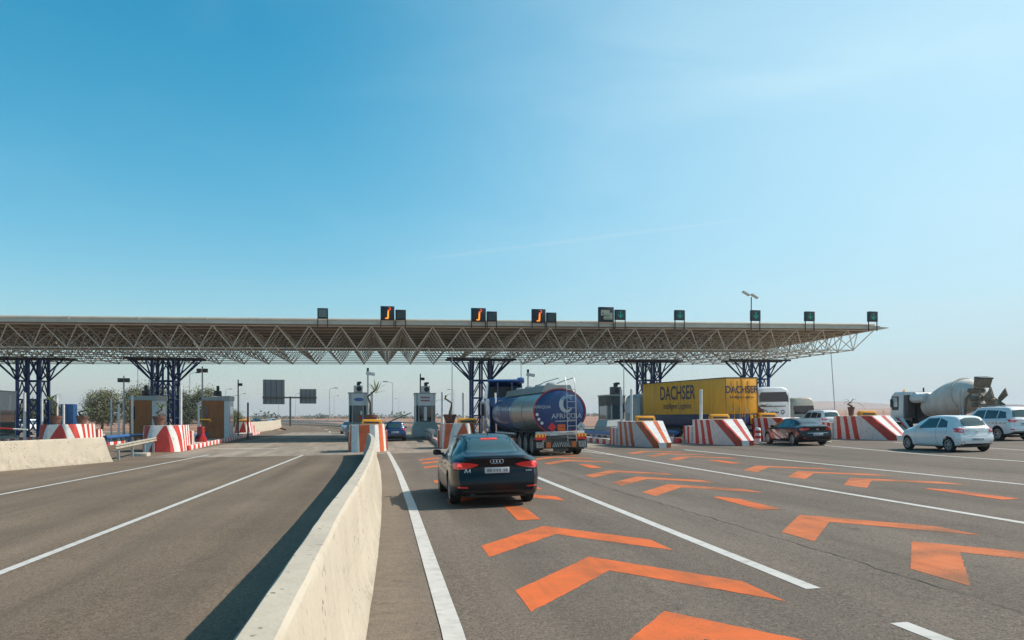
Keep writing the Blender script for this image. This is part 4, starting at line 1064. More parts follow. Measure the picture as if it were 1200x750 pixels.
def shell(c):
    """closed car body lofted from side-view and plan tables"""
    Lc = c['L']; ny = 84; rows = None; R = []
    def sect(y):
        zt_ = interp(c['top'], y); zb_ = min(interp(c['belt'], y), zt_-.035); wb = interp(c['wide'], y); wr = min(interp(c['roofw'], y), wb-.05)
        z0 = interp(c['bot'], y); h = zt_-zb_
        # rounded corners in plan
        q = y/c['rcr'];  f = 1.0
        if q < 1: f = 1-c.get('rta', .15)*(1-q)**2.2
        q = (Lc-y)/c['fcr']
        if q < 1: f = 1-.26*(1-q)**2.2
        wb *= f; wr *= f
        zm = z0+(zb_-z0)*.52
        P = [(0, z0), (wb*.55, z0), (wb*.86, z0+.005), (wb*.945, z0+.035), (wb*.97, z0+.11), (wb*.985, zm-.12), (wb*1.0, zm), (wb*.998, zm+.08), (wb*.985, zb_-.10), (wb*.972, zb_-.045), (wb*.945, zb_-.008)]
        gx0, gz0 = wb*.925, zb_+min(.012, h*.2); gx1, gz1 = wr, zt_-min(.085, h*.4)
        for k in range(1, 6):
            t = k/5; P.append((gx0+(gx1-gx0)*t+.018*math.sin(math.pi*t)*min(1, h*3), gz0+(gz1-gz0)*t))
        hr = zt_-gz1
        P += [(wr*.965, gz1+hr*.42), (wr*.88, gz1+hr*.70), (wr*.7, gz1+hr*.88), (wr*.4, gz1+hr*.97), (0, zt_)]
        return P
    ys = []
    for i in range(ny+1):
        t = i/ny; ys.append(Lc*(t if True else 0))
    ys = sorted(set([round(v, 4) for v in ys]+[.02, .06, .10, Lc-.02, Lc-.06]))
    b = MB()
    def warp(x, y, z):
        s1 = max(0, 1-y/.7); y += interp(c['rear'], z)*s1
        s2 = max(0, 1-(Lc-y)/.8); y -= interp(c['front'], z)*s2
        # bowed ends
        if s1 > 0: y += .055*s1**3*(x/.9)**2
        if s2 > 0: y -= .16*s2**3*(x/.9)**2
        return (x, y-c['ro'], z)
    for y in ys:
        H = sect(y); ring = [warp(x, y, z) for x, z in H]+[warp(-x, y, z) for x, z in H[-2:0:-1]]
        R.append(ring)
    b.rings(R, 0, True, (False, False))
    for y, fl in ((ys[0], 0), (ys[-1], 1)):
        H = sect(y); G = []
        for x, z in H: G.append([warp(x*t/5, y, z) for t in range(-5, 6)])
        b.rings(G[1:-1], 0, False, (False, False))
        b.f.append(b.pts([G[0][0]]+G[1])); b.m.append(0); b.f.append(b.pts([G[-1][0]]+G[-2])); b.m.append(0)
    me = b.mesh('body', [c['paint'], m_black], smooth=0)
    def cut(cb):
        for yy in (0, c['wbase']):
            for sx in (-1, 1):
                cb.lathe([(c['arch'], sx*c['tin']), (c['arch'], sx*1.3)], (0, yy, c['wr']+.01), 'x', 36)
    out = boolean_cut(me, [cut])
    while len(out.materials) < 2: out.materials.append(m_black)
    # arch linings and underside are black
    for p in out.polygons:
        ce = p.center; p.material_index = 0
        for yy in (0, c['wbase']):
            if math.hypot(ce.y-yy, ce.z-c['wr']-.01) < c['arch']*.985 and c['tin']-.02 < abs(ce.x) : p.material_index = 1
            rr_ = math.hypot(ce.y-yy, ce.z-c['wr']-.01)
            if abs(rr_-c['arch']) < .012 and abs(p.normal.x) < .2: p.material_index = 1
        if p.normal.z < -.8 and ce.z < .45: p.material_index = 1
    out.polygons.foreach_set('use_smooth', [True]*len(out.polygons)); out.set_sharp_from_angle(angle=math.radians(38))
    return out
def tree_bvh(me):
    return BVHTree.FromPolygons([v.co.copy() for v in me.vertices], [list(p.vertices) for p in me.polygons])
def ribbon(b, bvh, P, d, w=.008, off=.003, n=14):
    """thin line (panel gap, trim) along polyline P on the shell"""
    P = [Vector(p) for p in P]; d = Vector(d).normalized()
    for a, c in zip(P, P[1:]):
        u = (c-a).normalized(); s = u.cross(d).normalized()*w/2
        patch(b, bvh, [a-s, c-s], [a+s, c+s], d, off, n, 1)
def car(c, loc, rz, label, name='car', cat='car', group=None):
    x, y = loc
    r = empty(name, (x, y, gz(x, y)), rz, True, label, cat, group)
    me = shell(c); bvh = tree_bvh(me); link('body', me, r); ro = c['ro']
    V = lambda x, yy, z: Vector((x, yy-ro, z))
    for sx in (-1, 1):
        d = (-sx, 0, 0)
        for lo, up in c['side_glass']:
            b = MB(); patch(b, bvh, [V(sx*2, p[0], p[1]) for p in lo], [V(sx*2, p[0], p[1]) for p in up], d, .004, 12, 6); b.build('side_window', c.get('glass', m_glass), r)
        b = MB()
        for g in c['gaps']: ribbon(b, bvh, [V(sx*2, p[0], p[1]) for p in g], d, .010)
        b.build('panel_gap', m_seam, r)
        for hy, hz in c['handles']:
            hloc = bvh.ray_cast(V(sx*3, hy, hz), Vector(d))[0]
            if hloc: MB().b2((hloc.x-.012, hloc.y-.10, hz-.018), (hloc.x+.022*sx+.001, hloc.y+.10, hz+.018)).build('door_handle', c.get('handle_m', c['paint']), r, bevel=.006)
        # mirror
        my, mz = c['mirror']; hp = bvh.ray_cast(V(sx*3, my, mz-.06), Vector(d))[0]
        if hp:
            b = MB(); R = []
            for t, s_ in ((0, .55), (.25, .9), (.6, 1), (.9, .85), (1, .5)):
                R.append([(hp.x+sx*(.04+.19*t), my-ro+yy*s_, mz+zz*s_) for yy, zz in ((-.05, -.07), (.07, -.07), (.10, -.01), (.07, .06), (-.05, .065))])
            b.rings(R); b.tube((hp.x-sx*.02, my-ro+.02, mz-.05), (hp.x+sx*.08, my-ro+.02, mz-.03), .03); b.build('mirror', c.get('mirror_m', c['paint']), r)
    b = MB(); A, B = c['rear_glass']; patch(b, bvh, [V(p[0], -1, p[1]) for p in A], [V(p[0], -1, p[1]) for p in B], (0, 1, 0), .006, 16, 8); b.build('rear_window', c.get('rglass', c.get('glass', m_glass)), r)
    b = MB(); A, B = c['front_glass']; patch(b, bvh, [V(p[0], 9, p[1]) for p in A], [V(p[0], 9, p[1]) for p in B], (0, -1, 0), .006, 12, 6); b.build('windscreen', m_glass, r)
    for sx in (-1, 1):
        for nm, A, B, mm in c['lamps']:
            b = MB(); patch(b, bvh, [V(sx*p[0], -1, p[1]) for p in A], [V(sx*p[0], -1, p[1]) for p in B], (0, 1, 0), .008, 10, 5); b.build(nm, mm, r)
        for nm, A, B, mm in c.get('side_lamps', []):
            b = MB(); patch(b, bvh, [V(sx*2, p[0], p[1]) for p in A], [V(sx*2, p[0], p[1]) for p in B], (-sx, 0, 0), .007, 6, 4); b.build(nm, mm, r)
        for yy in (0, c['wbase']):
            add_wheel(r, sx*(c['track']/2), yy, c['wr'], c['ww'], c.get('spokes', 5), c.get('rim_m'))
    b = MB()
    for g in c['rear_gaps']: ribbon(b, bvh, [V(p[0], -1, p[1]) for p in g], (0, 1, 0), .009)
    b.build('boot_gap', m_seam, r)
    for nm, A, B, mm, off in c['rear_patches']:
        b = MB(); patch(b, bvh, [V(p[0], -1, p[1]) for p in A], [V(p[0], -1, p[1]) for p in B], (0, 1, 0), off, 12, 5); b.build(nm, mm, r)
    px_, pz, pw, ph = c['plate']
    hp = bvh.ray_cast(V(px_, -3, pz), Vector((0, 1, 0)))[0]
    pl = MB().b2((px_-pw/2, hp.y-.03, pz-ph/2), (px_+pw/2, hp.y+.01, pz+ph/2)).build('number_plate', m_plate, r, bevel=.004)
    b = MB()
    for a0, a1 in ((-.42, -.20), (-.15, -.08), (-.03, .04), (.08, .14), (.26, .31), (.34, .42)):
        b.b2((px_+a0*pw, hp.y-.034, pz-ph*.26), (px_+a1*pw, hp.y-.0305, pz+ph*.26))
    b.build('characters', mat('plate_ink', (.22, .23, .26), .6) if 'plate_ink' not in MATS else MATS['plate_ink'], pl)
    b = MB()   # cabin seats seen through the glass are behind tinted panes; under-tray closes the belly
    b.b2((-.62, -ro+.25, .19), (.62, c['L']-ro-.3, .26)); b.build('under_tray', m_black, r)
    c['bvh'] = bvh
    return r, bvh

SEDAN = dict(L=4.73, ro=1.05, wbase=2.82, wr=.33, ww=.235, arch=.375, tin=.52, track=1.56, rcr=.55, fcr=.9,
    top=[(0, .985), (.12, 1.035), (.42, 1.06), (.62, 1.085), (1.0, 1.25), (1.4, 1.375), (1.9, 1.425), (2.4, 1.43), (2.85, 1.36), (3.25, 1.19), (3.62, 1.0), (3.9, .95), (4.3, .87), (4.6, .76), (4.73, .66)],
    belt=[(0, .90), (.5, .945), (1.2, .955), (2.5, .93), (3.6, .90), (4.2, .80), (4.73, .60)],
    wide=[(0, .905), (.5, .92), (2.4, .925), (4, .915), (4.73, .86)],
    roofw=[(0, .70), (.5, .72), (.9, .60), (1.5, .56), (2.4, .575), (3.0, .60), (3.6, .72), (4.73, .62)],
    bot=[(0, .30), (.3, .21), (.8, .19), (4, .19), (4.5, .2), (4.73, .26)],
    rear=[(.15, .10), (.30, .04), (.42, .0), (.58, .0), (.66, .05), (.80, .075), (.95, .04), (1.02, .03), (1.4, .10)],
    front=[(.2, .08), (.5, 0), (.8, .1), (1.4, .3)],
    side_glass=[([(1.02, .985), (1.62, .985)], [(1.18, 1.22), (1.60, 1.325)]) if False else ([(.98, 1.0), (1.50, .99)], [(1.2, 1.22), (1.48, 1.30)]), ([(1.55, .99), (2.36, .975)], [(1.53, 1.305), (2.32, 1.355)]), ([(2.42, .975), (3.36, .955)], [(2.40, 1.355), (2.78, 1.325)])],
    gaps=[[(2.39, .97), (2.39, .55), (2.35, .28)], [(1.52, .98), (1.48, .80), (1.30, .72)], [(3.40, .94), (3.42, .6), (3.38, .28)], [(1.42, .28), (2.35, .26), (3.38, .28)], [(.25, .80), (.9, .815)]],
    handles=[(1.72, .82), (2.62, .80)], mirror=(3.12, 1.0),
    rear_glass=([(-.62, 1.085), (-.3, 1.075), (0, 1.07), (.3, 1.075), (.62, 1.085)], [(-.49, 1.335), (-.25, 1.36), (0, 1.365), (.25, 1.36), (.49, 1.335)]),
    front_glass=([(-.66, 1.0), (0, .99), (.66, 1.0)], [(-.5, 1.32), (0, 1.36), (.5, 1.32)]),
    lamps=[], rear_gaps=[], rear_patches=[], plate=(0, .74, .50, .115), paint=m_navy)
import copy
def preset(base, **kw):
    d = {k: (v if k in ('paint',) else v) for k, v in base.items()}; d.update(kw); return d

# --- the navy saloon in the lane
c = preset(SEDAN, lamps=[
      ('tail_light', [(.865, .775), (.70, .765), (.50, .80), (.38, .845)], [(.875, .905), (.72, .905), (.52, .89), (.385, .862)], m_tail),
      ('brake_lamp', [(.86, .82), (.70, .82)], [(.865, .885), (.71, .885)], m_tail_lit),
      ('bumper_reflector', [(.80, .405), (.60, .395)], [(.80, .43), (.60, .42)], m_tail)],
    side_lamps=[('tail_light_return', [(.16, .79), (.30, .80)], [(.15, .90), (.34, .895)], m_tail)],
    rear_gaps=[[(-.86, .765), (-.60, .745), (-.52, .665), (0, .655), (.52, .665), (.60, .745), (.86, .765)], [(-.66, 1.045), (-.60, .90)], [(.66, 1.045), (.60, .90)]],
    rear_patches=[('boot_lip', [(-.60, 1.008), (0, 1.015), (.60, 1.008)], [(-.58, 1.03), (0, 1.038), (.58, 1.03)], m_black_car, .012),
      ('lower_bumper', [(-.74, .235), (0, .23), (.74, .235)], [(-.80, .345), (0, .35), (.80, .345)], m_black, .012),
      ('plate_recess', [(-.33, .665), (0, .665), (.33, .665)], [(-.31, .815), (0, .815), (.31, .815)], m_black_car, .004)],
    glass=m_glass, rglass=m_glass_teal, spokes=10, mirror_m=m_navy)
audi, bvh = car(c, (2.24, 17.2), .012, 'dark navy saloon with lit brake lights waiting in the lane beside the median barrier', 'saloon_car')
audi.scale = (1.03, 1.03, 1.045)
hp = bvh.ray_cast(Vector((0, -4, .90)), Vector((0, 1, 0)))[0]
b = MB()
for k_ in range(4):
    cx = (-1.5+k_)*.062; R = []
    for q in range(20):
        a = 2*math.pi*q/20; R.append([(cx+(.040+.006*math.cos(e))*math.cos(a), hp.y-.012+.006*math.sin(e)-.0015*(k_ % 2), .915+(.040+.006*math.cos(e))*math.sin(a)) for e in (0, math.pi/2, math.pi, 3*math.pi/2)])
    b.rings(R+[R[0]], 0, True, (False, False))
b.build('four_ring_badge', m_chrome, audi)
b = MB(); yy = hp.y-.01
for P in ([(-.665, .70), (-.645, .70), (-.625, .755), (-.605, .70), (-.585, .70), (-.615, .775), (-.635, .775)], [(-.535, .70), (-.55, .70), (-.55, .72), (-.575, .72), (-.575, .735), (-.55, .775), (-.535, .775)]):
    h_ = [bvh.ray_cast(Vector((p[0], -4, p[1])), Vector((0, 1, 0)))[0] for p in P]
    b.poly([(p[0], q.y-.004, p[1]) for p, q in zip(P, h_)])
b.build('model_badge', m_badge, audi, smooth=0)
b = MB()
for x_ in (.60, .645, .69):
    q = bvh.ray_cast(Vector((x_, -4, .72)), Vector((0, 1, 0)))[0]; b.b2((x_, q.y-.004, .705), (x_+.03, q.y-.001, .735))
b.build('engine_badge', m_badge, audi, smooth=0)
b = MB(); hp = bvh.ray_cast(Vector((0, -4, 1.335)), Vector((0, 1, 0)))[0]
b.box((0, hp.y-.02, 1.335), (.36, .03, .035)); b.build('third_brake_light', m_tail_lit, audi, bevel=.006)
b = MB(); b.tube((-.55, -.98, .26), (-.47, -.98, .26), .03); b.build('tow_cover', m_black, audi)
for sx in (-1, 1):   # front headrests and rear headrests behind the glass edge
    MB().tube((sx*.50, .12, 1.395), (sx*.56, 2.1, 1.36), .012, n=6).build('roof_trim', m_black, audi)
b = MB(); b.prism([(-.012, .28, 1.41), (.012, .28, 1.41), (.004, .36, 1.47), (-.004, .36, 1.47)], (0, .09, -.008)); b.build('antenna', m_navy, audi)

# --- the black saloon with striped flank
c = preset(SEDAN, L=4.77, paint=m_black_car, glass=m_glass, rglass=m_glass, spokes=7,
    lamps=[('tail_light', [(.87, .80), (.66, .81), (.45, .84)], [(.875, .93), (.68, .925), (.46, .905)], m_tail), ('bumper_reflector', [(.80, .40), (.62, .39)], [(.80, .425), (.62, .415)], m_tail)],
    side_lamps=[('tail_light_return', [(.16, .81), (.30, .83)], [(.15, .92), (.34, .91)], m_tail)],
    rear_gaps=[[(-.8, .70), (0, .66), (.8, .70)]], rear_patches=[('chrome_strip', [(-.55, .655), (.55, .655)], [(-.55, .67), (.55, .67)], m_chrome, .006), ('lower_bumper', [(-.74, .235), (.74, .235)], [(-.8, .34), (.8, .34)], m_black, .012)], plate=(0, .585, .52, .11))
sed, bvh = car(c, (21.95, 38.6), -.02, 'black saloon with red and white stripes on its flank, behind the striped blocks', 'saloon_car')
b = MB()
for k_ in range(1):
    R = [[(0+.045*math.cos(a)+(.012 if e else 0)*math.cos(a), 0, .86+(.045+(.012 if e else 0))*math.sin(a)) for e in (0, 1)] for a in [2*math.pi*q/20 for q in range(21)]]
    hp = bvh.ray_cast(Vector((0, -4, .86)), Vector((0, 1, 0)))[0]
    b.rings([[(p[0], hp.y-.01, p[2]) for p in r_] for r_ in R], 0, False, (False, False))
    for (xa, za, xb, zb2) in ((-.03, .89, -.008, .83), (-.008, .83, 0, .86), (0, .86, .008, .83), (.008, .83, .03, .89)): b.tube((xa, hp.y-.01, za), (xb, hp.y-.01, zb2), .006, n=5)
b.build('round_badge', m_chrome, sed)
m_livery_r = mat('red_livery', (.34, .05, .04), .3, coat=1); m_livery_w = mat('white_livery', (.6, .58, .54), .3, coat=1)
V = lambda x, yy, z: Vector((x, yy-1.05, z))
for nm, mm, quads in (('red_stripe', m_livery_r, (([(2.5, .35), (3.35, .33)], [(2.9, .55), (3.6, .75)]), ([(1.5, .40), (1.75, .38)], [(2.6, .78), (2.95, .80)]), ([(.35, .55), (.62, .52)], [(.35, .68), (.6, .72)]))), ('white_stripe', m_livery_w, (([(1.85, .38), (2.2, .36)], [(3.0, .82), (3.35, .82)]), ([(2.3, .30), (2.8, .30)], [(2.55, .42), (3.0, .50)]), ([(1.42, .52), (1.5, .5)], [(1.5, .66), (1.6, .68)])))):
    for A, B in quads:
        for sx in (-1, 1):
            b = MB(); patch(b, bvh, [V(sx*2, *p) for p in A], [V(sx*2, *p) for p in B], (-sx, 0, 0), .004 if nm[0] == 'r' else .006, 6, 5); b.build(nm, mm, sed)

# --- dark green saloon waiting at the booth
c = preset(SEDAN, paint=m_green_car, lamps=[('tail_light', [(.87, .80), (.6, .82)], [(.875, .92), (.62, .91)], m_tail)], rear_gaps=[], rear_patches=[])
car(c, (30.95, 45.5), .0, 'dark green saloon half hidden behind the striped block left of the hatchback', 'saloon_car')

HATCH = preset(SEDAN, L=4.06, ro=.66, wbase=2.59, wr=.305, ww=.195, arch=.345, track=1.52, rcr=.45, fcr=.8, rta=.12,
    top=[(0, .98), (.05, 1.04), (.14, 1.13), (.36, 1.36), (.55, 1.46), (.9, 1.505), (1.6, 1.52), (2.1, 1.49), (2.5, 1.36), (2.95, 1.12), (3.15, 1.03), (3.5, .97), (3.85, .86), (4.06, .70)],
    belt=[(0, .93), (.5, .975), (1.2, .965), (2.2, .93), (3.0, .91), (3.6, .84), (4.06, .62)],
    wide=[(0, .85), (.4, .865), (2.4, .868), (3.5, .855), (4.06, .78)],
    roofw=[(0, .60), (.3, .57), (.6, .575), (1.6, .58), (2.3, .58), (3.0, .70), (4.06, .60)],
    bot=[(0, .32), (.25, .24), (.8, .22), (3.4, .22), (4.06, .26)],
    rear=[(.2, .10), (.32, .03), (.42, 0), (.62, .0), (.68, .05), (.9, .07), (1.1, .10), (1.5, .10)],
    side_glass=[([(.78, 1.02), (1.36, 1.0)], [(.88, 1.27), (1.34, 1.40)]), ([(1.42, 1.0), (2.16, .985)], [(1.40, 1.405), (2.06, 1.40)]) if False else ([(1.42, 1.0), (2.62, .965)], [(1.40, 1.405), (2.12, 1.385)])],
    gaps=[[(1.39, .99), (1.38, .55), (1.30, .30)], [(.72, 1.0), (.78, .74)], [(2.66, .95), (2.70, .6), (2.66, .30)], [(1.15, .30), (2.66, .30)]],
    handles=[(.98, .84), (1.62, .82)], mirror=(2.44, 1.02),
    rear_glass=([(-.56, 1.075), (-.3, 1.06), (0, 1.055), (.3, 1.06), (.56, 1.075)], [(-.50, 1.33), (-.25, 1.405), (0, 1.415), (.25, 1.405), (.50, 1.33)]),
    front_glass=([(-.64, 1.06), (0, 1.04), (.64, 1.06)], [(-.5, 1.40), (0, 1.44), (.5, 1.40)]),
    lamps=[('tail_light', [(.845, .82), (.70, .80), (.58, .80)], [(.82, 1.0), (.70, .985), (.57, .965)], m_tail), ('tail_light_lens', [(.80, .86), (.62, .845)], [(.79, .935), (.625, .915)], m_lens), ('bumper_reflector', [(.72, .415), (.56, .405)], [(.72, .44), (.56, .43)], m_tail)],
    side_lamps=[('tail_light_return', [(.13, .83), (.22, .86)], [(.15, .99), (.34, .97)], m_tail)],
    rear_gaps=[[(-.58, .96), (-.56, .72), (-.45, .655), (0, .645), (.45, .655), (.56, .72), (.58, .96)]],
    rear_patches=[('lower_bumper', [(-.66, .27), (0, .265), (.66, .27)], [(-.72, .35), (0, .355), (.72, .35)], m_black, .010), ('wiper', [(-.02, 1.045), (.42, 1.06)], [(-.02, 1.065), (.42, 1.09)], m_black, .03)],
    plate=(0, .53, .52, .11), paint=m_white_car, spokes=6, mirror_m=m_white_car, glass=m_glass, rglass=m_glass_teal)
hat, bvh = car(HATCH, (23.72, 29.25), .0, 'white hatchback on the right, in front of the concrete mixer truck', 'hatchback_car')
b = MB(); hp = bvh.ray_cast(Vector((0, -4, .86)), Vector((0, 1, 0)))[0]; b.box((0, hp.y-.01, .86), (.10, .02, .07)); b.box((0, hp.y-.01, .79), (.03, .02, .05)); b.build('badge', m_chrome, hat, bevel=.01)
b = MB(); b.box((-.42, hp.y-.008, .90), (.16, .012, .03)); b.build('model_badge', m_chrome, hat)

SUV = preset(HATCH, L=4.85, ro=.95, wbase=2.84, wr=.375, ww=.25, arch=.43, track=1.57, tin=.5, rta=.10,
    top=[(0, 1.12), (.05, 1.2), (.12, 1.30), (.30, 1.62), (.45, 1.76), (.8, 1.80), (2.0, 1.82), (2.6, 1.79), (3.0, 1.62), (3.5, 1.30), (3.75, 1.19), (4.2, 1.14), (4.6, 1.04), (4.85, .85)],
    belt=[(0, 1.08), (.6, 1.13), (1.6, 1.12), (3.0, 1.09), (3.8, 1.06), (4.4, .98), (4.85, .75)],
    wide=[(0, .91), (.4, .925), (2.4, .93), (4.2, .92), (4.85, .85)], roofw=[(0, .64), (.4, .62), (2, .64), (3, .63), (3.8, .75), (4.85, .66)],
    bot=[(0, .42), (.3, .34), (.8, .31), (4.2, .31), (4.85, .36)], rear=[(.2, .1), (.4, .02), (.55, 0), (.72, 0), (.8, .05), (1.1, .07), (1.8, .1)],
    side_glass=[([(.40, 1.20), (1.02, 1.18)], [(.55, 1.52), (1.0, 1.60)]), ([(1.08, 1.18), (1.95, 1.17)], [(1.06, 1.605), (1.93, 1.64)]), ([(2.02, 1.17), (3.22, 1.13)], [(2.0, 1.64), (2.66, 1.62)])],
    gaps=[[(1.98, 1.15), (1.98, .7), (1.95, .40)], [(1.05, 1.17), (1.0, .85), (.96, .80)], [(3.3, 1.1), (3.3, .4)]], handles=[(1.2, .98), (2.2, .97)], mirror=(2.95, 1.22),
    rear_glass=([(-.62, 1.26), (0, 1.24), (.62, 1.26)], [(-.54, 1.60), (0, 1.64), (.54, 1.60)]), front_glass=([(-.66, 1.24), (0, 1.22), (.66, 1.24)], [(-.55, 1.66), (0, 1.72), (.55, 1.66)]),
    lamps=[('tail_light', [(.90, .97), (.62, .98), (.46, 1.04)], [(.90, 1.14), (.62, 1.12), (.46, 1.08)], m_tail), ('tail_light_lens', [(.84, 1.03), (.66, 1.03)], [(.84, 1.07), (.66, 1.07)], m_lens), ('bumper_reflector', [(.84, .58), (.66, .56)], [(.84, .64), (.66, .62)], m_tail)],
    side_lamps=[('tail_light_return', [(.12, .99), (.18, .99)], [(.13, 1.13), (.32, 1.13)], m_tail)], rear_gaps=[[(-.66, 1.2), (-.64, .8), (.64, .8), (.66, 1.2)]],
    rear_patches=[('lower_bumper', [(-.72, .38), (0, .38), (.72, .38)], [(-.8, .50), (0, .5), (.8, .5)], m_black, .012)], plate=(0, .9, .52, .11), spokes=6, rim_m=m_alloy)
suv, bvh = car(SUV, (33.0, 37.3), -.02, 'tall white estate car at the right edge of the photo', 'suv_car')
for sx in (-1, 1): MB().path([(sx*.60, -.2, 1.80), (sx*.60, 0, 1.86), (sx*.60, 1.5, 1.875), (sx*.60, 1.75, 1.82)], .02, 6).build('roof_rail', m_galv, suv)
m_teal = mat('teal_livery', (.12, .38, .36), .4)
V2 = lambda x, yy, z: Vector((x, yy-.95, z))
for sx in (-1, 1):
    for k_ in range(9):
        yy = .35+k_*.27; b = MB(); patch(b, bvh, [V2(sx*2, yy, .915), V2(sx*2, yy+.2, .915)], [V2(sx*2, yy+.03, .96+.02*(k_ % 2)), V2(sx*2, yy+.17, .965)], (-sx, 0, 0), .004, 3, 2); b.build('livery_mark', m_teal, suv)

c = preset(SUV, L=4.25, ro=.8, wbase=2.6, wr=.33, arch=.375, paint=m_blue_car, track=1.54, mirror_m=m_blue_car,
    top=[(y*.876, z*.90) for y, z in SUV['top']], belt=[(y*.876, z*.90) for y, z in SUV['belt']], wide=[(y*.876, w*.96) for y, w in SUV['wide']], roofw=[(y*.876, w*.96) for y, w in SUV['roofw']], bot=[(y*.876, z*.85) for y, z in SUV['bot']],
    side_glass=[([(p[0]*.876, p[1]*.9) for p in A], [(p[0]*.876, p[1]*.9) for p in B]) for A, B in SUV['side_glass']], gaps=[], handles=[], mirror=(2.5, 1.10),
    rear_glass=([(-.60, 1.13), (0, 1.12), (.60, 1.13)], [(-.52, 1.44), (0, 1.475), (.52, 1.44)]), front_glass=([(-.6, 1.12), (0, 1.1), (.6, 1.12)], [(-.5, 1.48), (0, 1.54), (.5, 1.48)]),
    lamps=[('tail_light', [(.87, .88), (.62, .9)], [(.86, 1.03), (.62, 1.0)], m_tail)], side_lamps=[], rear_gaps=[], rear_patches=[('lower_bumper', [(-.7, .33), (.7, .33)], [(-.78, .45), (.78, .45)], m_black, .012)], plate=(0, .74, .6, .13))
bcar, _ = car(c, (.55, 65), .02, 'blue hatchback driving through the lane right of the median booth', 'hatchback_car')
def again(src, x, y, rz, label, paint=None):
    o = copy_tree(src); o.location = (x, y, gz(x, y)); o.rotation_euler = (TILT[0], TILT[1], rz); o['label'] = label
    if paint:
        for ch in o.children:
            if ch.name.startswith(('body', 'mirror')):
                ch.data = ch.data.copy(); ch.data.materials[0] = paint
    return o
again(hat, -4.75, 98, math.pi, 'pale car half hidden behind the median booth', m_silver_car)
again(hat, -33, 205, math.pi+.5, 'tiny dark car on the exit road left of the sign post', m_black_car)
again(hat, -46, 240, math.pi+.5, 'tiny silver car on the exit road under the large direction sign', m_silver_car)
again(hat, -27, 190, math.pi+.4, 'tiny white car beside the foot of the sign post')
again(suv, -40.5, 96, .0, 'white car glimpsed through the leftmost lattice column')
again(suv, 35.2, 59, .0, 'white van seen above the roof of the black saloon')
# ------------------------------------------------------------------ lettering
def text(body, size, m, parent, loc_, rot, sx=1.0, off=0.0, name='lettering', align='CENTER'):
    cu = bpy.data.curves.new('txt', 'FONT'); cu.body = body; cu.size = size; cu.align_x = align; cu.offset = off; cu.extrude = .001; cu.resolution_u = 4
    o = bpy.data.objects.new('txt', cu); COL.objects.link(o); bpy.context.view_layer.update()
    me = bpy.data.meshes.new_from_object(o.evaluated_get(bpy.context.evaluated_depsgraph_get())); bpy.data.objects.remove(o)
    me.materials.clear(); me.materials.append(m)
    q = link(name, me, parent); q.location = loc_; q.rotation_euler = rot; q.scale = (sx, 1, 1); return q
REAR = (math.pi/2, 0, 0); LEFT = (math.pi/2, 0, -math.pi/2)
m_steel_rim = mat('truck_rim', (.30, .30, .29), .5, .5, var=.2)
def truck_wheel(r, x, y, rad=.5, w=.32): return add_wheel(r, x, y, rad, w, 8, m_steel_rim)

# ------------------------------------------------------------------ tanker lorry
m_tank_grey = mat('brushed_tank_steel', (.36, .35, .33), .32, .75, var=.1, scale=1.2, stretch=(1, .2, 1))
m_tank_blue = mat('tank_blue', (.006, .04, .15), .4, .0, var=.12, coat=.25, dirt=.1)
m_tank_lblue = mat('tank_light_blue', (.16, .34, .52), .3, 0, var=.1, coat=1)
m_cab_blue = mat('cab_blue', (.008, .055, .20), .3, .1, var=.1, coat=1)
m_txt_white = mat('white_lettering', (.5, .53, .56), .5, var=.03)
tk = empty('tanker_lorry', (7.92, 35.6, gz(7.92, 35.6)), .055, True, 'blue and grey fuel tanker lorry with rear ladder, ahead of the navy saloon', 'tanker lorry')
def ell(y, s_=1.0, hw=1.25, hh=1.07, cz=2.03, n=40): return [(hw*s_*math.cos(2*math.pi*k/n), y, cz+hh*s_*math.sin(2*math.pi*k/n)) for k in range(n)]
ysr = [.12, .16, .3, 2.0, 4.0, 5.2, 5.25, 5.6, 5.65, 6.6, 6.65, 8.5, 10.4, 10.8, 11.0, 11.08]; sc_ = [.985, 1, 1, 1, 1, 1, 1, 1, 1, 1, 1, 1, 1, .95, .78, .3]
b = MB(); b.rings([ell(y_, s_) for y_, s_ in zip(ysr, sc_)], 0, True, (False, True), mf=lambda a, k: 0 if ysr[a] < 5.2 else (1 if ysr[a] < 5.6 or 6.6 <= ysr[a] < 6.65 else (2 if ysr[a] < 6.6 else 2)))
b.build('tank', [m_tank_grey, m_tank_lblue, m_tank_blue], tk)
b = MB(); b.rings([ell(.12, .985), ell(.06, .9), ell(.02, .6), ell(.0, .2)], 0, True, (False, True)); b.build('tank_end', m_tank_blue, tk)
b = MB(); b.rings([ell(.10, 1.0), ell(.06, 1.02), ell(.06, .965), ell(.09, .965)], 0, True, (False, False)); b.build('red_rim', mat('rim_red', (.32, .02, .03), .4), tk)
for y_ in (2.6, 5.22, 8.0): 
    b = MB(); b.rings([ell(y_, 1.003), ell(y_, 1.012), ell(y_+.08, 1.012), ell(y_+.08, 1.003)], 0, True, (False, False)); b.build('tank_band', m_tank_grey, tk)
b = MB(); b.prism([(-.75, .35, 2.95), (-.62, .35, 3.28), (.62, .35, 3.28), (.75, .35, 2.95)], (0, 8.6, 0)); b.build('top_fairing', m_tank_grey, tk, smooth=0)
for k_ in range(4): MB().lathe([(.28, 0), (.28, .1), (.2, .16), (0, .17)], (0, 1.5+k_*2.2, 3.281), n=16).build('manhole', m_galv, tk)
text('AFRIQUIA', .33, m_txt_white, tk, (.30, -.02, 1.72), REAR, 1.0)
b = MB()
for k_ in range(14): b.b2((-.25+k_*.075, -.025, 1.57), (-.25+k_*.075+.05, -.012, 1.62))
b.build('small_print', m_txt_white, tk)
b = MB(); R = []
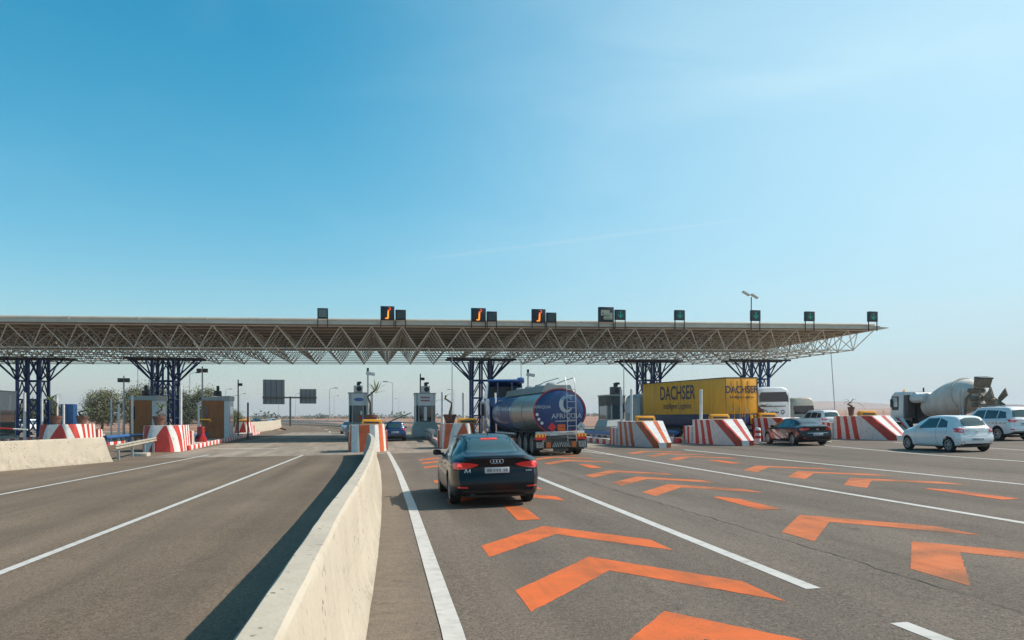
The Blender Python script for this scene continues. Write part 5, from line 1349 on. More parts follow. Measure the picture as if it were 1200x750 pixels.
for k_ in range(22):
    a = math.radians(150-k_*300/21*1.0+180); w_ = .05+.13*math.sin(math.pi*k_/21)
    R.append([(.32+(.27-w_*.5)*math.cos(a), -.022, 2.38+(.33-w_*.5)*math.sin(a)), (.32+(.27+w_*.6)*math.cos(a), -.022, 2.38+(.33+w_*.6)*math.sin(a))])
b.rings(R, 0, False, (False, False), mf=lambda a, c: 0 if a < 13 else 1); b.build('swirl_logo', [m_txt_white, m_tank_lblue], tk)
b = MB(); b.poly([(.05, -.024, 2.55), (.30, -.024, 2.86), (.62, -.024, 2.70), (.50, -.024, 2.60), (.30, -.024, 2.68)]); b.build('logo_feather', m_tank_lblue, tk)
text('AFRIQUIA', .2, m_txt_white, tk, (-.85, -.0, 2.20), REAR, .9)
b = MB()
for (x_, z_) in ((-1.1, 1.92), (-1.02, 1.70), (-.88, 1.52)): b.lathe([(.07, -.075), (.075, -.03), (.0, -.08)], (x_, .09, z_), 'y', 14)
b.build('reflector_studs', m_lens, tk)
def diamond(x_, z_, s_, m, nm): b = MB(); b.poly([(x_-s_, -.05, z_), (x_, -.05, z_-s_), (x_+s_, -.05, z_), (x_, -.05, z_+s_)]); b.poly([(x_-s_, -.045, z_), (x_, -.045, z_-s_), (x_+s_, -.045, z_), (x_, -.045, z_+s_)]); return b.build(nm, m, tk)
diamond(-.42, 1.33, .22, mat('hazard_red', (.55, .03, .03), .5), 'flammable_placard'); diamond(.98, 1.33, .22, m_txt_white, 'environment_placard')
b = MB(); b.b2((.88, -.056, 1.28), (1.08, -.051, 1.31)); b.b2((.96, -.056, 1.31), (.99, -.051, 1.45)); b.build('placard_mark', m_ink, tk)
b = MB(); b.b2((-.16, -.05, 1.15), (.22, -.03, 1.44)); pl = b.build('orange_plate', mat('hazard_orange', (.70, .12, .02), .5), tk)
b = MB(); b.b2((-.14, -.055, 1.285), (.20, -.051, 1.30)); b.build('plate_rule', m_ink, pl)
for x_ in (.30, .72):
    MB().path([(x_, -.12, .65), (x_, -.12, 2.9), (x_, -.05, 3.35), (x_, .15, 3.62)], .018, 6).build('ladder_rail', m_galv, tk)
for k_ in range(9): MB().tube((.30, -.12, .8+k_*.28), (.72, -.12, .8+k_*.28), .018, n=6).build('rung', m_galv, tk)
for sx in (-1, 1): MB().path([(sx*.35+.35, .15, 3.60), (sx*.4+.2, 1.8, 3.50), (sx*.4, 3.4, 3.30)], .022, 6).build('hand_rail', m_galv, tk)
MB().b2((-1.15, .0, .93), (1.15, .25, 1.12)).build('rear_beam', mat('worn_white_beam', (.5, .49, .46), .6, dirt=.4), tk, bevel=.02)
MB().b2((-1.25, -.06, .33), (1.25, .06, .68)).build('bumper', m_black, tk, bevel=.02)
MB().b2((-1.25, -.02, .72), (1.25, .2, .9)).build('light_bar', m_steel_dark, tk, bevel=.02)
for sx in (-1, 1):
    MB().b2((sx*.72-.01, -.045, .87), (sx*1.22, -.022, 1.0)).build('amber_marker', m_amber_lit, tk)
    for k_ in range(3): MB().b2((sx*(.80+k_*.15)-.03, -.05, .88), (sx*(.80+k_*.15)+.04, -.0455, .99)).build('red_chevron', m_tail, tk)
    MB().b2((sx*.72, -.045, .74), (sx*1.22, -.021, .86)).build('tail_light', m_tail, tk)
    for nm, x0, x1, mm in (('hatched_panel', .85, 1.18, m_galv), ('orange_reflector', .50, .72, mat('orange_reflex', (.55, .13, .02), .4))):
        MB().b2((sx*x0, -.075, .38), (sx*x1, -.062, .64)).build(nm, mm, tk)
    b = MB()
    for k_ in range(4): b.prism([(sx*(.86+k_*.08), -.078, .39), (sx*(.89+k_*.08), -.078, .39), (sx*(.95+k_*.055), -.078, .63), (sx*(.92+k_*.055), -.078, .63)], (0, .002, 0))
    b.build('hatch_stripes', m_black, tk)
    MB().b2((sx*1.0-.22, .35, .25), (sx*1.0+.22, .38, .9)).build('mud_flap', m_black, tk)
    for y_ in (.95, 2.25, 3.55):
        truck_wheel(tk, sx*1.02, y_)
        b = MB(); R = []
        for k_ in range(9):
            a = math.pi*(.1+.8*k_/8); R.append([(sx*.8, y_+.60*math.cos(a), .5+.60*math.sin(a)), (sx*1.22, y_+.60*math.cos(a), .5+.60*math.sin(a)), (sx*1.22, y_+.62*math.cos(a), .5+.62*math.sin(a)), (sx*.8, y_+.62*math.cos(a), .5+.62*math.sin(a))])
        b.rings(R); b.build('mudguard', m_black, tk)
    MB().b2((sx*1.16, 4.4, .92), (sx*1.24, 9.6, 1.0)).build('side_rail', m_grey_post, tk, bevel=.01)
    MB().b2((sx*1.14, 4.5, .42), (sx*1.2, 8.8, .55)).build('side_guard', m_galv, tk)
    truck_wheel(tk, sx*1.0, 10.0); truck_wheel(tk, sx*1.02, 13.6)
    MB().b2((sx*.55-.08, .3, .72), (sx*.55+.08, 14.5, .95)).build('chassis_rail', m_black, tk)
b = MB()
for k_ in range(5):
    for sx in (-1, 1): b.prism([(sx*(.05+k_*.09), -.065, .40), (sx*(.09+k_*.09), -.065, .40), (sx*(.0+k_*.075+.02), -.065, .62), (sx*(.0+k_*.075), -.065, .62)], (0, .003, 0))
b.build('bumper_chevrons', m_galv, tk)
MB().b2((-.55, -.05, .93), (-.15, -.03, 1.06)).build('number_plate', m_plate, tk)
MB().lathe([(.11, 0), (.11, -.01), (0, -.012)], (-.30, -.04, 1.04), 'y', 18).build('speed_disc', m_plate, tk)
b = MB(); b.b2((-.35, .0, .2), (.35, .12, .9)); b.build('valve_box', m_steel_dark, tk)
MB().b2((-1.22, 9.2, .35), (-.75, 9.9, .85)).build('fuel_box', m_galv, tk, bevel=.03)
# cab with tall roof fairing, open towards the tank
b = MB(); P = [(-1.2, .55), (1.2, .55), (1.22, 1.2), (1.2, 2.85), (1.1, 3.0), (-1.1, 3.0), (-1.2, 2.85), (-1.22, 1.2)]
b.rings([[(p[0], 12.25, p[1]) for p in P], [(p[0], 14.3, p[1]) for p in P], [(p[0]*.96, 14.5, p[1]*.985+.02) for p in P]]); b.build('cab', m_cab_blue, tk, bevel=.04)
for sx in (-1, 1): MB().prism([(sx*1.24, 11.35, .95), (sx*1.24, 12.6, .95), (sx*1.22, 12.6, 3.0), (sx*1.2, 11.5, 2.9)], (-sx*.06, 0, 0)).build('side_deflector', m_cab_blue, tk)
b = MB(); b.prism([(-1.15, 12.5, 2.98), (-1.15, 14.1, 2.98), (-1.05, 13.5, 3.62), (-1.05, 12.5, 4.05)], (.06, 0, 0)); b.prism([(1.15, 12.5, 2.98), (1.15, 14.1, 2.98), (1.05, 13.5, 3.62), (1.05, 12.5, 4.05)], (-.06, 0, 0))
b.poly([(-1.05, 12.5, 4.05), (1.05, 12.5, 4.05), (1.05, 13.5, 3.65), (-1.05, 13.5, 3.65)]); b.poly([(-1.05, 13.5, 3.65), (1.05, 13.5, 3.65), (1.1, 14.2, 3.0), (-1.1, 14.2, 3.0)])
b.tube((-1.08, 12.5, 4.05), (1.08, 12.5, 4.05), .09, n=8); b.build('roof_fairing', m_cab_blue, tk)
MB().lathe([(.18, -.2), (.22, 0), (.18, .2)], (1.0, 12.6, 4.05), 'x', 12).build('fairing_corner', m_cab_blue, tk)
for x_ in (-.45, .45): MB().b2((x_-.03, 12.6, 3.02), (x_+.03, 12.66, 3.95)).build('fairing_strut', m_cab_blue, tk)
MB().b2((-1.0, 12.9, 3.02), (1.0, 12.95, 3.7)).build('fairing_back', m_black, tk)
MB().b2((-1.226, 13.3, 1.9), (-1.2, 14.15, 2.65)).build('side_window', m_glass, tk)
MB().b2((-1.0, 12.235, .9), (1.0, 12.249, 2.5)).build('cab_back_panel', m_black, tk)
for sx in (-1, 1): MB().b2((sx*1.34-.07, 14.3, 1.9), (sx*1.34+.07, 14.5, 2.75)).build('mirror', m_black, tk, bevel=.03)
MB().tube((-.7, 12.1, .6), (-.7, 12.1, 3.3), .07).build('exhaust_stack', m_chrome, tk)
MB().b2((-1.1, 12.0, .5), (1.1, 14.4, .72)).build('cab_floor', m_black, tk)

# ------------------------------------------------------------------ yellow box lorry
m_yel = mat('yellow_curtain', (.72, .32, .010), .5, var=.1, scale=1.2, coat=.1, dirt=.22, stretch=(1, 1, .4))
m_navy_band = mat('navy_band', (.012, .018, .055), .45, var=.12, coat=.2)
dk = empty('box_lorry', (22.0, 46.48, gz(22.0, 46.48)), math.radians(13), True, 'yellow box lorry with dark blue lettering behind the striped blocks', 'lorry')
BL, z0, zm, z1 = 9.7, .95, 1.70, 4.0
MB().b2((-1.25, 0, zm), (1.25, BL, z1-.06)).build('box_body', m_yel, dk, bevel=.02)
MB().b2((-1.252, .01, z0), (1.252, BL-.01, zm-.002)).build('lower_band', m_navy_band, dk, bevel=.01)
MB().b2((-1.258, -.01, z1-.058), (1.258, BL+.01, z1)).build('roof_edge', m_steel_dark, dk)
for x_ in (-1.225, 0.0, 1.225): MB().b2((x_-.02, -.016, z0+.05), (x_+.02, -.003, z1-.07)).build('door_post', m_steel_dark if x_ else m_amber, dk)
for x_ in (-.62, -.18, .18, .62): MB().tube((x_, -.03, z0+.1), (x_, -.03, z1-.1), .014, n=6).build('lock_bar', m_yel, dk)
text('DACHSER', .62, m_navy_band, dk, (.0, -.02, 3.02), REAR, .92, .012); text('Intelligent Logistics', .255, m_navy_band, dk, (.0, -.02, 2.68), REAR, .94, .002)
text('DACHSER', 1.32, m_navy_band, dk, (-1.262, 5.3, 2.74), LEFT, .72, .02); text('Intelligent Logistics', .56, m_navy_band, dk, (-1.262, 5.3, 2.1), LEFT, .78, .004)
m_placard = mat('faded_placard', (.42, .24, .05), .6, var=.2)
for x_ in (-.75, -.25, .35): b = MB(); b.prism([(x_-.17, -.02, 1.98), (x_, -.02, 1.81), (x_+.17, -.02, 1.98), (x_, -.02, 2.15)], (0, .01, 0)); b.build('diamond_placard', m_placard, dk)
for x_ in (-1.05, .75, 1.05): MB().b2((x_-.09, -.016, z0+.08), (x_+.09, -.003, zm-.08)).build('yellow_panel', m_yel, dk)
MB().b2((-.4, -.02, 1.1), (.5, -.003, 1.5)).build('blue_panel', mat('panel_blue', (.02, .04, .16), .4), dk)
MB().b2((-1.2, -.06, .55), (1.2, .08, .7)).build('bumper', m_steel_dark, dk)
for sx in (-1, 1):
    MB().b2((sx*.8, -.05, .73), (sx*1.2, -.0, .88)).build('tail_light', m_tail, dk)
    for y_ in (1.6, 2.9, 4.2): truck_wheel(dk, sx*1.02, y_)
    truck_wheel(dk, sx*1.0, 8.6); truck_wheel(dk, sx*1.02, 11.6)
    MB().b2((sx*.5-.08, .3, .65), (sx*.5+.08, 12.3, .93)).build('chassis_rail', m_black, dk)
    MB().b2((sx*1.2, 5.0, .45), (sx*1.23, 7.9, .8)).build('side_guard', m_steel_dark, dk)
    MB().b2((sx*1.32-.06, 12.3, 1.9), (sx*1.32+.06, 12.5, 2.6)).build('mirror', m_black, dk, bevel=.03)
for y_ in [k_*1.62 for k_ in range(1, 6)]: MB().b2((-1.2545, y_-.006, zm), (-1.2505, y_+.006, z1-.07)).build('curtain_seam', m_navy_band, dk)
b = MB(); P = [(-1.2, .6), (1.2, .6), (1.22, 1.2), (1.18, 3.1), (1.0, 3.3), (-1.0, 3.3), (-1.18, 3.1), (-1.22, 1.2)]
b.rings([[(p[0], 10.3, p[1]) for p in P], [(p[0], 12.2, p[1]*(.97 if p[1] > 2 else 1)) for p in P], [(p[0]*.96, 12.5, p[1]*(.86 if p[1] > 2 else 1)) for p in P]]); b.build('cab', mat('grey_cab', (.27, .30, .30), .35, coat=.6, dirt=.15), dk, bevel=.04)
MB().b2((-1.235, 11.3, 1.85), (-1.2, 12.15, 2.55)).build('side_window', m_lens, dk)

# ------------------------------------------------------------------ coaches
def coach(x, y, rz, w, hgt, ln, paint, label, band, name='coach'):
    r = empty(name, (x, y, gz(x, y)), rz, True, label, name)
    h = w/2; b = MB(); R = []
    for yy, s_, dz in ((.0, .88, .10), (.03, .94, .05), (.12, .985, .02), (.3, 1, 0), (ln-.3, 1, 0), (ln, .9, .1)):
        R.append([(p[0]*h*s_, yy+(.05 if p[1] > 2.6 else 0)*(1 if yy < .2 else 0), p[1] if p[1] < 1 else p[1]-dz) for p in ((-.96, .35), (.96, .35), (1, .6), (1, hgt*.72), (.96, hgt*.86), (.86, hgt*.95), (.6, hgt*.992), (0, hgt), (-.6, hgt*.992), (-.86, hgt*.95), (-.96, hgt*.86), (-1, hgt*.72), (-1, .6))])
    b.rings(R); me_o = b.build('body', paint, r, smooth=50); bvh = tree_bvh(me_o.data)
    b = MB(); z0_, z1_ = band; patch(b, bvh, [(-h*.93, -2, z0_), (h*.93, -2, z0_)], [(-h*.86, -2, z1_), (h*.86, -2, z1_)], (0, 1, 0), .008, 12, 5); b.build('rear_window', mat('dark_red_tint', (.05, .018, .02), .1, coat=.6) if 'dark_red_tint' not in MATS else MATS['dark_red_tint'], r)
    for sx in (-1, 1):
        b = MB(); patch(b, bvh, [(sx*3, .9, z0_-.15), (sx*3, ln-1, z0_-.15)], [(sx*3, .9, z1_-.05), (sx*3, ln-1, z1_-.05)], (-sx, 0, 0), .006, 10, 4); b.build('side_window', m_glass, r)
        b = MB(); patch(b, bvh, [(sx*h*.9, -2, .8), (sx*h*.78, -2, .8)], [(sx*h*.9, -2, 1.25), (sx*h*.78, -2, 1.25)], (0, 1, 0), .01, 3, 4); b.build('tail_light', m_tail, r)
        for yy in (2.6, ln-2.4): truck_wheel(r, sx*(h-.2), yy, .48)
        MB().b2((sx*(h+.12)-.06, ln-.4, 2.0), (sx*(h+.12)+.06, ln-.2, 2.7)).build('mirror', m_black, r)
    MB().b2((-h*.85, -.06, .38), (h*.85, .05, .62)).build('bumper', m_black, r, bevel=.02)
    MB().b2((-.3, -.03, .95), (.3, .02, 1.1)).build('number_plate', m_plate, r)
    return r, bvh
bus, bvh = coach(26.1, 50.2, 0, 2.5, 3.5, 11.5, m_white_car, 'white coach seen from behind, right of the yellow lorry', (2.45, 3.12))
m_blk_print = mat('coach_print', (.06, .06, .07), .5)
rr = random.Random(11); b = MB()
for sx in (-1, 1):     # curled ornaments either side of the worn name
    for k_ in range(9):
        a = k_*.75; x_ = sx*(.62+.13*math.cos(a)*(1-k_*.05)); z_ = 1.72+.17*math.sin(a)*(1-k_*.05); b.b2((x_-.03, -.012, z_-.03), (x_+.03, .03, z_+.03))
for k_ in range(7): b.b2((-.36+k_*.105, -.012, 1.68), (-.36+k_*.105+.06, .03, 1.68+rr.uniform(.06, .13)))
b.build('worn_ornament', m_blk_print, bus)
MB().b2((-.85, -.02, 2.12), (.85, .03, 2.17)).build('vent_slot', m_steel_dark, bus); MB().b2((-.8, -.015, 1.3), (.8, .03, 1.33)).build('hatch_gap', m_steel_dark, bus)
coach(34.6, 61.5, 0, 2.1, 2.9, 7, mat('beige_van_paint', (.42, .36, .29), .4, coat=.5), 'beige high roofed minibus between the coach and the white van', (1.5, 2.2), 'minibus')

# ------------------------------------------------------------------ concrete mixer
m_mix = mat('cement_stained_white', (.60, .55, .49), .6, var=.14, scale=1.0, dirt=.3, stretch=(1, 1, .5))
m_cem = mat('cement_crust', (.20, .165, .125), .9, var=.4, scale=5, bump=.6, dirt=.4)
m_cab_w = mat('cab_white', (.60, .59, .57), .4, var=.05, coat=.4, dirt=.15)
mx_ = empty('concrete_mixer_truck', (36.1, 42.2, gz(36.1, 42.2)), .0, True, 'dusty white concrete mixer truck behind the white hatchback', 'mixer truck')
mx_.scale = (.96, .90, .97)
A0, A1 = Vector((0, 6.5, 1.88)), Vector((0, 1.35, 2.85)); ax = (A1-A0).normalized(); Ld = (A1-A0).length
prof = [(0, .0), (.45, .02), (.62, .06), (.80, .7), (.98, 1.5), (1.12, 2.3), (1.17, 2.7), (1.17, 3.4), (1.10, 3.9), (1.0, 4.4), (.72, 5.0), (.55, Ld)]
u = ax.cross(Vector((1, 0, 0))).normalized(); b = MB(); R = []
for rr_, d in prof:
    R.append([A0+ax*d+(Vector((1, 0, 0))*math.cos(2*math.pi*k/36)+u*math.sin(2*math.pi*k/36))*rr_ for k in range(36)])
b.rings(R, 0, True, (False, True)); b.build('drum', m_mix, mx_)
for d, rr_ in ((3.95, 1.12),):
    b = MB(); b.rings([[A0+ax*(d+e)+(Vector((1, 0, 0))*math.cos(2*math.pi*k/36)+u*math.sin(2*math.pi*k/36))*(rr_+f) for k in range(36)] for e, f in ((-.06, -.02), (-.06, .07), (.12, .05), (.12, -.04))], 0, True, (False, False)); b.build('drum_ring', m_mix, mx_)
b = MB(); b.prism([(-.40, .85, 3.05), (-.48, .50, 3.62), (-.45, 1.20, 3.72), (-.35, 1.4, 3.2)], (.85, 0, 0)); hop = b.build('hopper', m_cem, mx_, bevel=.04)
b = MB(); b.box((-.03, .82, 3.70), (.95, .62, .1), R=Matrix.Rotation(.18, 3, 'X')); b.build('hopper_lip', m_steel_dark, mx_, bevel=.03)
R = []; b = MB()
for k_ in range(9):
    t = k_/8; y_ = .95-1.55*t; z_ = 2.75-.75*t
    R.append([(.34*math.cos(a), y_, z_-.24*math.sin(a)) for a in [math.pi*q/8 for q in range(9)]]+[(.29*math.cos(a), y_, z_-.19*math.sin(a)) for a in [math.pi*q/8 for q in range(8, -1, -1)]])
b.rings(R); b.build('chute', m_cem, mx_)
b = MB(); b.prism([(-.55, -.55, 2.55), (-.55, .1, 2.15), (-.55, .3, 2.4), (-.55, -.35, 3.0)], (.06, 0, 0)); b.build('chute_guard', m_cem, mx_); b = MB(); b.prism([(.5, -.55, 2.55), (.5, .1, 2.15), (.5, .3, 2.4), (.5, -.35, 3.0)], (.06, 0, 0)); b.build('chute_guard', m_cem, mx_)
for sx in (-1, 1):
    MB().path([(sx*.8, 1.7, .95), (sx*.75, 1.55, 2.4), (sx*.55, .95, 3.1)], .07, 6).build('hopper_leg', m_cem, mx_)
    MB().path([(sx*.65, .25, .95), (sx*.55, .6, 2.2), (sx*.4, .75, 3.0)], .06, 6).build('chute_strut', m_cem, mx_)
    MB().b2((sx*.45-.1, -.1, .78), (sx*.45+.1, 8.9, 1.0)).build('chassis_rail', m_steel_dark, mx_)
    for y_ in (.95, 2.3): truck_wheel(mx_, sx*1.0, y_, .52); 
    for y_ in (5.6, 7.4): truck_wheel(mx_, sx*1.03, y_, .52)
    b = MB(); b.b2((sx*.85, .2, 1.10), (sx*1.25, 3.1, 1.16)); b.build('mudguard', m_black, mx_)
    MB().b2((sx*1.33-.06, 8.7, 1.95), (sx*1.33+.06, 8.9, 2.55)).build('mirror', m_black, mx_, bevel=.03)
    MB().tube((sx*1.2, 8.8, 2.75), (sx*1.33, 8.8, 2.5), .02, n=5).build('mirror_arm', m_black, mx_)
    MB().b2((sx*.82, 3.4, .5), (sx*1.22, 4.7, 1.0)).build('side_tank', m_steel_dark, mx_, bevel=.04)
MB().path([(-.95, 1.9, .9), (-.98, 1.9, 3.1)], .03, 6).build('ladder_rail', m_grey_post, mx_); MB().path([(-.98, 1.6, .9), (-.98, 1.6, 3.1)], .03, 6).build('ladder_rail', m_grey_post, mx_)
for k_ in range(7): MB().tube((-.97, 1.6, 1.1+k_*.28), (-.97, 1.9, 1.1+k_*.28), .016, n=5).build('rung', m_grey_post, mx_)
for z_, y_ in ((2.0, .9), (2.4, 1.1), (1.6, .6), (2.9, 1.2)): MB().box((-.3, y_, z_), (1.1, .25, .22), R=Matrix.Rotation(.5, 3, 'X')).build('frame_cross_member', m_cem, mx_, bevel=.02)
MB().lathe([(.2, 0), (.5, .05), (.5, .25), (.2, .3)], (-.3, -.05, 1.9), 'x', 18).build('chute_slewing_ring', m_cem, mx_)
MB().lathe([(.05, -.95), (.36, -.9), (.36, .9), (.05, .95)], (0, 6.75, 2.62), 'x', 20).build('water_tank', m_cab_w, mx_)
b = MB(); b.lathe([(.0, 0), (.33, .03), (.33, 1.6), (0, 1.63)], (-.75, 5.5, 2.55), 'y', 18); b.build('side_water_tank', m_cab_w, mx_)
b = MB(); P = [(-1.22, .75), (1.22, .75), (1.25, 1.5), (1.2, 2.9), (1.08, 3.05), (-1.08, 3.05), (-1.2, 2.9), (-1.25, 1.5)]
b.rings([[(p[0], 7.55, p[1]) for p in P], [(p[0], 8.7, p[1]) for p in P], [(p[0]*.97, 9.1, p[1]*(.94 if p[1] > 2 else 1)) for p in P], [(p[0]*.95, 9.2, p[1]*(.6 if p[1] > 2 else .95)) for p in P]]); b.build('cab', m_cab_w, mx_, bevel=.03)
MB().b2((-1.265, 8.1, 1.75), (-1.2, 8.85, 2.72)).build('window_frame', m_black, mx_); MB().b2((-1.27, 8.18, 1.98), (-1.2655, 8.78, 2.66)).build('side_window', mat('bright_cab_glass', (.30, .36, .38), .15, coat=.5), mx_)
for k_ in range(5): MB().b2((-1.2, 7.05+k_*.09, 1.2), (-.6, 7.11+k_*.09, 2.8)).build('air_intake_slat', m_steel_dark, mx_)
MB().b2((-.55, 6.95, 1.0), (1.15, 7.52, 2.75)).build('dark_gap_box', m_black, mx_)  # added black box, paints the dark shaded gap between cab and drum
MB().tube((.3, 7.4, 2.9), (.3, 7.4, 3.3), .06).build('exhaust', m_black, mx_)
MB().lathe([(.08, 0), (.08, .15), (0, .18)], (-.7, 8.2, 3.05), n=10).build('beacon', m_amber_lit, mx_)
MB().b2((-1.2, .0, .55), (1.2, .1, .72)).build('bumper', m_steel_dark, mx_)

# ------------------------------------------------------------------ beyond the toll plaza
r = empty('direction_sign', (-20.3, 170, gz(-20.3, 170)), .12, label='backs of two large direction signs on a T shaped post', cat='road sign')
m_signback = mat('sign_back', (.17, .185, .19), .55, .4, var=.1)
MB().tube((0, 0, -.3), (0, 0, 6.2), .2, n=8).build('post', m_steel_dark, r)
MB().b2((-5.6, -.16, 5.8), (5.4, .16, 6.12)).build('cross_beam', m_steel_dark, r)
for x0, x1, z0_, z1_ in ((-5.5, -1.15, 4.55, 9.7), (1.9, 5.3, 4.7, 7.8)):
    pn = MB().b2((x0, .2, z0_), (x1, .26, z1_)).build('sign_panel', m_signback, r)
    for k_ in range(4):
        x_ = x0+(x1-x0)*(.12+.25*k_); MB().b2((x_-.07, .1, z0_+.05), (x_+.07, .2, z1_-.05)).build('stiffener', m_steel_dark, pn)
root = empty('concrete_barrier', (0, 0, 0), label='pale concrete wall along the left of the exit road beyond the canopy', cat='barrier')
barrier_mesh([(-16.6, 99), (-17.2, 120), (-19.0, 145), (-21.8, 168)], 'wall', m_cream, parent=root, hs=1.3, ds=3)
def far_rail(P, label):
    r = empty('guard_rail', (0, 0, 0), label=label, cat='guard rail'); b = MB(); R = []
    for x_, y_ in P:
        g_ = gz(x_, y_); R.append([(x_, y_, g_+.45), (x_+.08, y_, g_+.5), (x_+.08, y_, g_+.74), (x_, y_, g_+.8)])
    b.rings(R); b.build('beam', m_galv, r)
    for k_ in range(0, len(P), 2): MB().b2((P[k_][0]-.05, P[k_][1]-.05, gz(*P[k_])-.2), (P[k_][0]+.05, P[k_][1]+.05, gz(*P[k_])+.6)).build('post', m_galv, r)
far_rail([(-4.0+bend(s)*.9, s) for s in range(92, 300, 7)], 'guard rail curving away on the right of the exit road')
far_rail([(17+bend(s), s) for s in range(122, 300, 8)], 'guard rail at the far side of the entry road')
blunt_block(-16.9, 95.5, 'small striped crash block with amber box at the far end of the left island', m_red_paint, 2.0, 2.0, 1.4, 0, arch)
beacon((-16.9, 97.0), gz(-16.9, 97)+1.4, 1.3, 'amber flasher box far beyond the red plastic barrier', gr=None)
beacon((-15.5, 70.3), gz(-15.5, 70.3)+1.6, 1.1, 'amber flasher box left of the red plastic barrier', gr=None)

m_fol = [mat('foliage_%s' % n_, c_, .7, var=.45, scale=1.5, detail=4) for n_, c_ in (('olive', (.075, .085, .03)), ('dark', (.03, .045, .022)), ('pale', (.10, .105, .05)))]
def tree(x, y, h, w, label, fm, seed, trunk=.22, ncl=46, nl=130):
    rnd = random.Random(seed); r = empty('tree', (x, y, gz(x, y)-.2), label=label, cat='tree', group='trees beyond the left booths')
    b = MB(); b.path([(0, 0, 0), (.1, 0, h*.2), (-.1, .05, h*.45), (.05, 0, h*.75)], [.2, .16, .12, .05], 7)
    cl = []
    for k in range(ncl):
        t = rnd.random()**.8; z = h*(trunk+(1-trunk)*t); rad = w*.5*math.sin(math.pi*(.15+.8*t))**.7*math.sqrt(rnd.random()); a = rnd.random()*2*math.pi
        cl.append((rad*math.cos(a), rad*math.sin(a), z*rnd.uniform(.93, 1.03)))
    for c_ in cl[:7]: b.path([(0, 0, min(c_[2]*.6, h*.6)), (c_[0]*.5, c_[1]*.5, c_[2]*.8), c_], [.07, .05, .02], 5)
    b.build('trunk', m_bark, r)
    b = MB()
    for c_ in cl:
        s_ = rnd.uniform(.45, .95)*w*.17; 
        for q in range(nl):
            p = Vector(c_)+Vector((rnd.gauss(0, s_), rnd.gauss(0, s_), rnd.gauss(0, s_*.75))); d = Vector((rnd.gauss(0, 1), rnd.gauss(0, 1), rnd.gauss(0, 1))).normalized(); e = d.orthogonal().normalized(); l_ = rnd.uniform(.09, .22)
            b.poly([p-e*l_*.4, p-d*l_, p+e*l_*.4, p+d*l_])
    b.build('crown', fm, r, smooth=0, weld=False)
T_ = [(-45.5, 135, 6.4, 5.0, 'pale eucalyptus left of a pair above the left barrier', 2, 21), (-40.8, 136, 6.2, 4.6, 'pale eucalyptus right of a pair, left of the orange booth', 2, 22), (-42.0, 150, 7.8, 7.5, 'broad dark tree behind the orange walled booth and column', 1, 23), (-38.5, 152, 7.0, 6.0, 'dark tree right of the second lattice column', 1, 24), (-33.5, 150, 7.3, 5.0, 'tree above the booth beside the red barrier', 0, 25), (-35.5, 146, 4.8, 3.4, 'dark small tree left of the booth beside the red barrier', 1, 26), (-54, 138, 4.4, 3.2, 'small dark tree right of the blue cabinet', 1, 27), (-57.5, 140, 4.8, 3.0, 'narrow dark tree behind the blue cabinet', 1, 28), (-30.5, 160, 3.0, 4.0, 'low bush right of the booth beside the red barrier', 0, 29), (-50.5, 150, 5.4, 4.8, 'rounded dark tree behind the eucalyptus pair', 1, 30), (-66, 150, 4.2, 6, 'low trees behind the leftmost lattice column', 0, 31)]
for x, y, h, w, lb, fi, sd_ in T_: tree(x, y, h, w, lb, m_fol[fi], sd_)

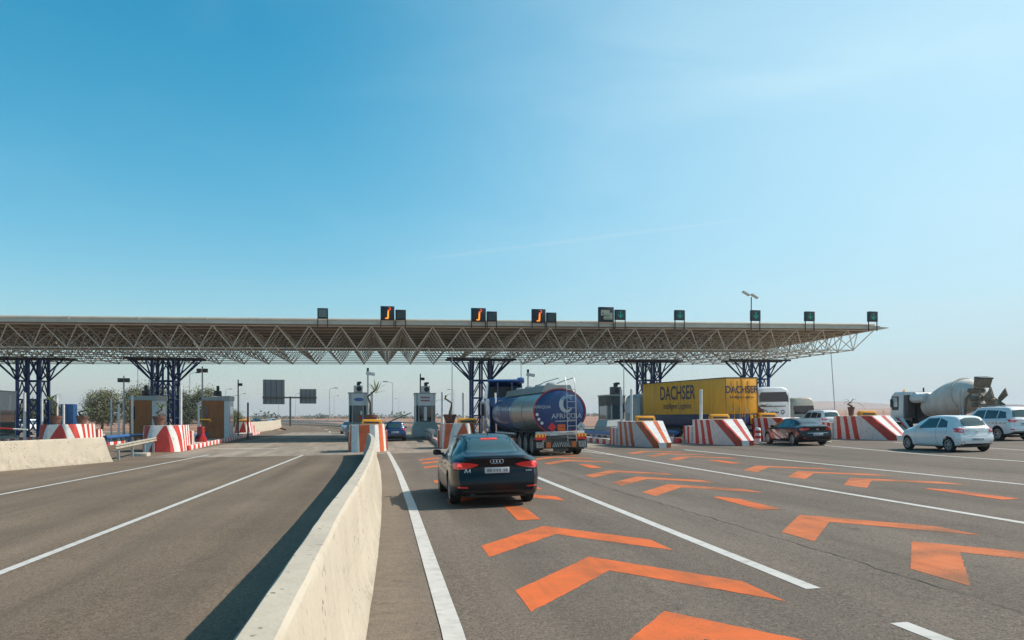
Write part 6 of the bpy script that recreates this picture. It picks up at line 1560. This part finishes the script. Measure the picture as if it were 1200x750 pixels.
def tree_line(name, P, label, fm, hmin, hmax, step, seed):
    rnd = random.Random(seed); b = MB()
    for (xa, ya), (xb, yb) in zip(P, P[1:]):
        n = int(math.hypot(xb-xa, yb-ya)/step)
        for i in range(n):
            t = (i+rnd.uniform(-.4, .4))/n; x = lerp(xa, xb, t)+rnd.uniform(-3, 3); y = lerp(ya, yb, t)+rnd.uniform(-25, 25); h = rnd.uniform(hmin, hmax)*(1.5 if rnd.random() < .12 else 1)*(.5+.5*abs(math.sin(i*.13+seed)))
            g_ = gz(x, y)-.8
            for q in range(26):
                p = Vector((x+rnd.gauss(0, h*.6), y+rnd.gauss(0, h*.4), g_+h*rnd.uniform(-.02, .9))); d = Vector((rnd.gauss(0, 1), rnd.gauss(0, 1), rnd.gauss(0, 1))).normalized(); e = d.orthogonal().normalized(); l_ = h*rnd.uniform(.09, .2)
                b.poly([p-e*l_, p-d*l_, p+e*l_, p+d*l_])
    tag(b.build(name, fm, smooth=0, weld=False), label, 'trees', kind='stuff')
tree_line('far_tree_line', [(-330, 560), (-150, 640), (40, 700), (230, 760), (330, 720)], 'bluish row of far trees along the horizon', m_fol[1], 2.6, 5.0, 1.6, 41)
tree_line('far_shrubs', [(-90, 300), (-30, 330), (40, 340)], 'low shrubs at the far edge of the exit road', m_fol[0], .8, 1.6, 3, 43)
# distant hill on the right
b = MB(); R = []
for k_ in range(60):
    t = k_/59; x = 900+t*2600; y = 3100-t*500; h = 14+16*math.sin(math.pi*min(1, t*1.6))**2+6*math.sin(t*23)
    g_ = min(gz(x, y), K*1500)-1
    R.append([(x, y, g_-4), (x+30, y+160, g_+h), (x+60, y+500, g_-4)])
b.rings(R, 0, False, (False, False)); tag(b.build('hill', m_soil, smooth=60), kind='structure')
# small posts of the field fence on the right
b = MB()
for k_ in range(60):
    x = 70+k_*4.0; y = 190+k_*.4; MB_ = b.b2((x-.06, y-.06, gz(x, y)-.3), (x+.06, y+.06, gz(x, y)+1.3))
for z_ in (.7, 1.2): b.path([(70+k_*24, 190+k_*2.4, gz(70+k_*24, 190+k_*2.4)+z_) for k_ in range(11)], .02, 4)
tag(b.build('field_fence', m_grey_post), 'thin wire fence across the field on the right', 'fence')

# ------------------------------------------------------------------ air
hz = MB().b2((-4400, -4400, -3), (4400, 4400, 80)).build('haze', None if False else mat('unused_surface', (1, 1, 1)), smooth=0)
hm = bpy.data.materials.new('haze_air'); hm.use_nodes = True; t = hm.node_tree; t.nodes.clear()
o_ = t.nodes.new('ShaderNodeOutputMaterial'); v_ = t.nodes.new('ShaderNodeVolumePrincipled'); v_.inputs['Color'].default_value = (.78, .86, .95, 1); v_.inputs['Density'].default_value = HAZE
v_.inputs['Anisotropy'].default_value = .2
t.links.new(v_.outputs[0], o_.inputs['Volume']); hz.data.materials.clear(); hz.data.materials.append(hm); tag(hz, kind='stuff')
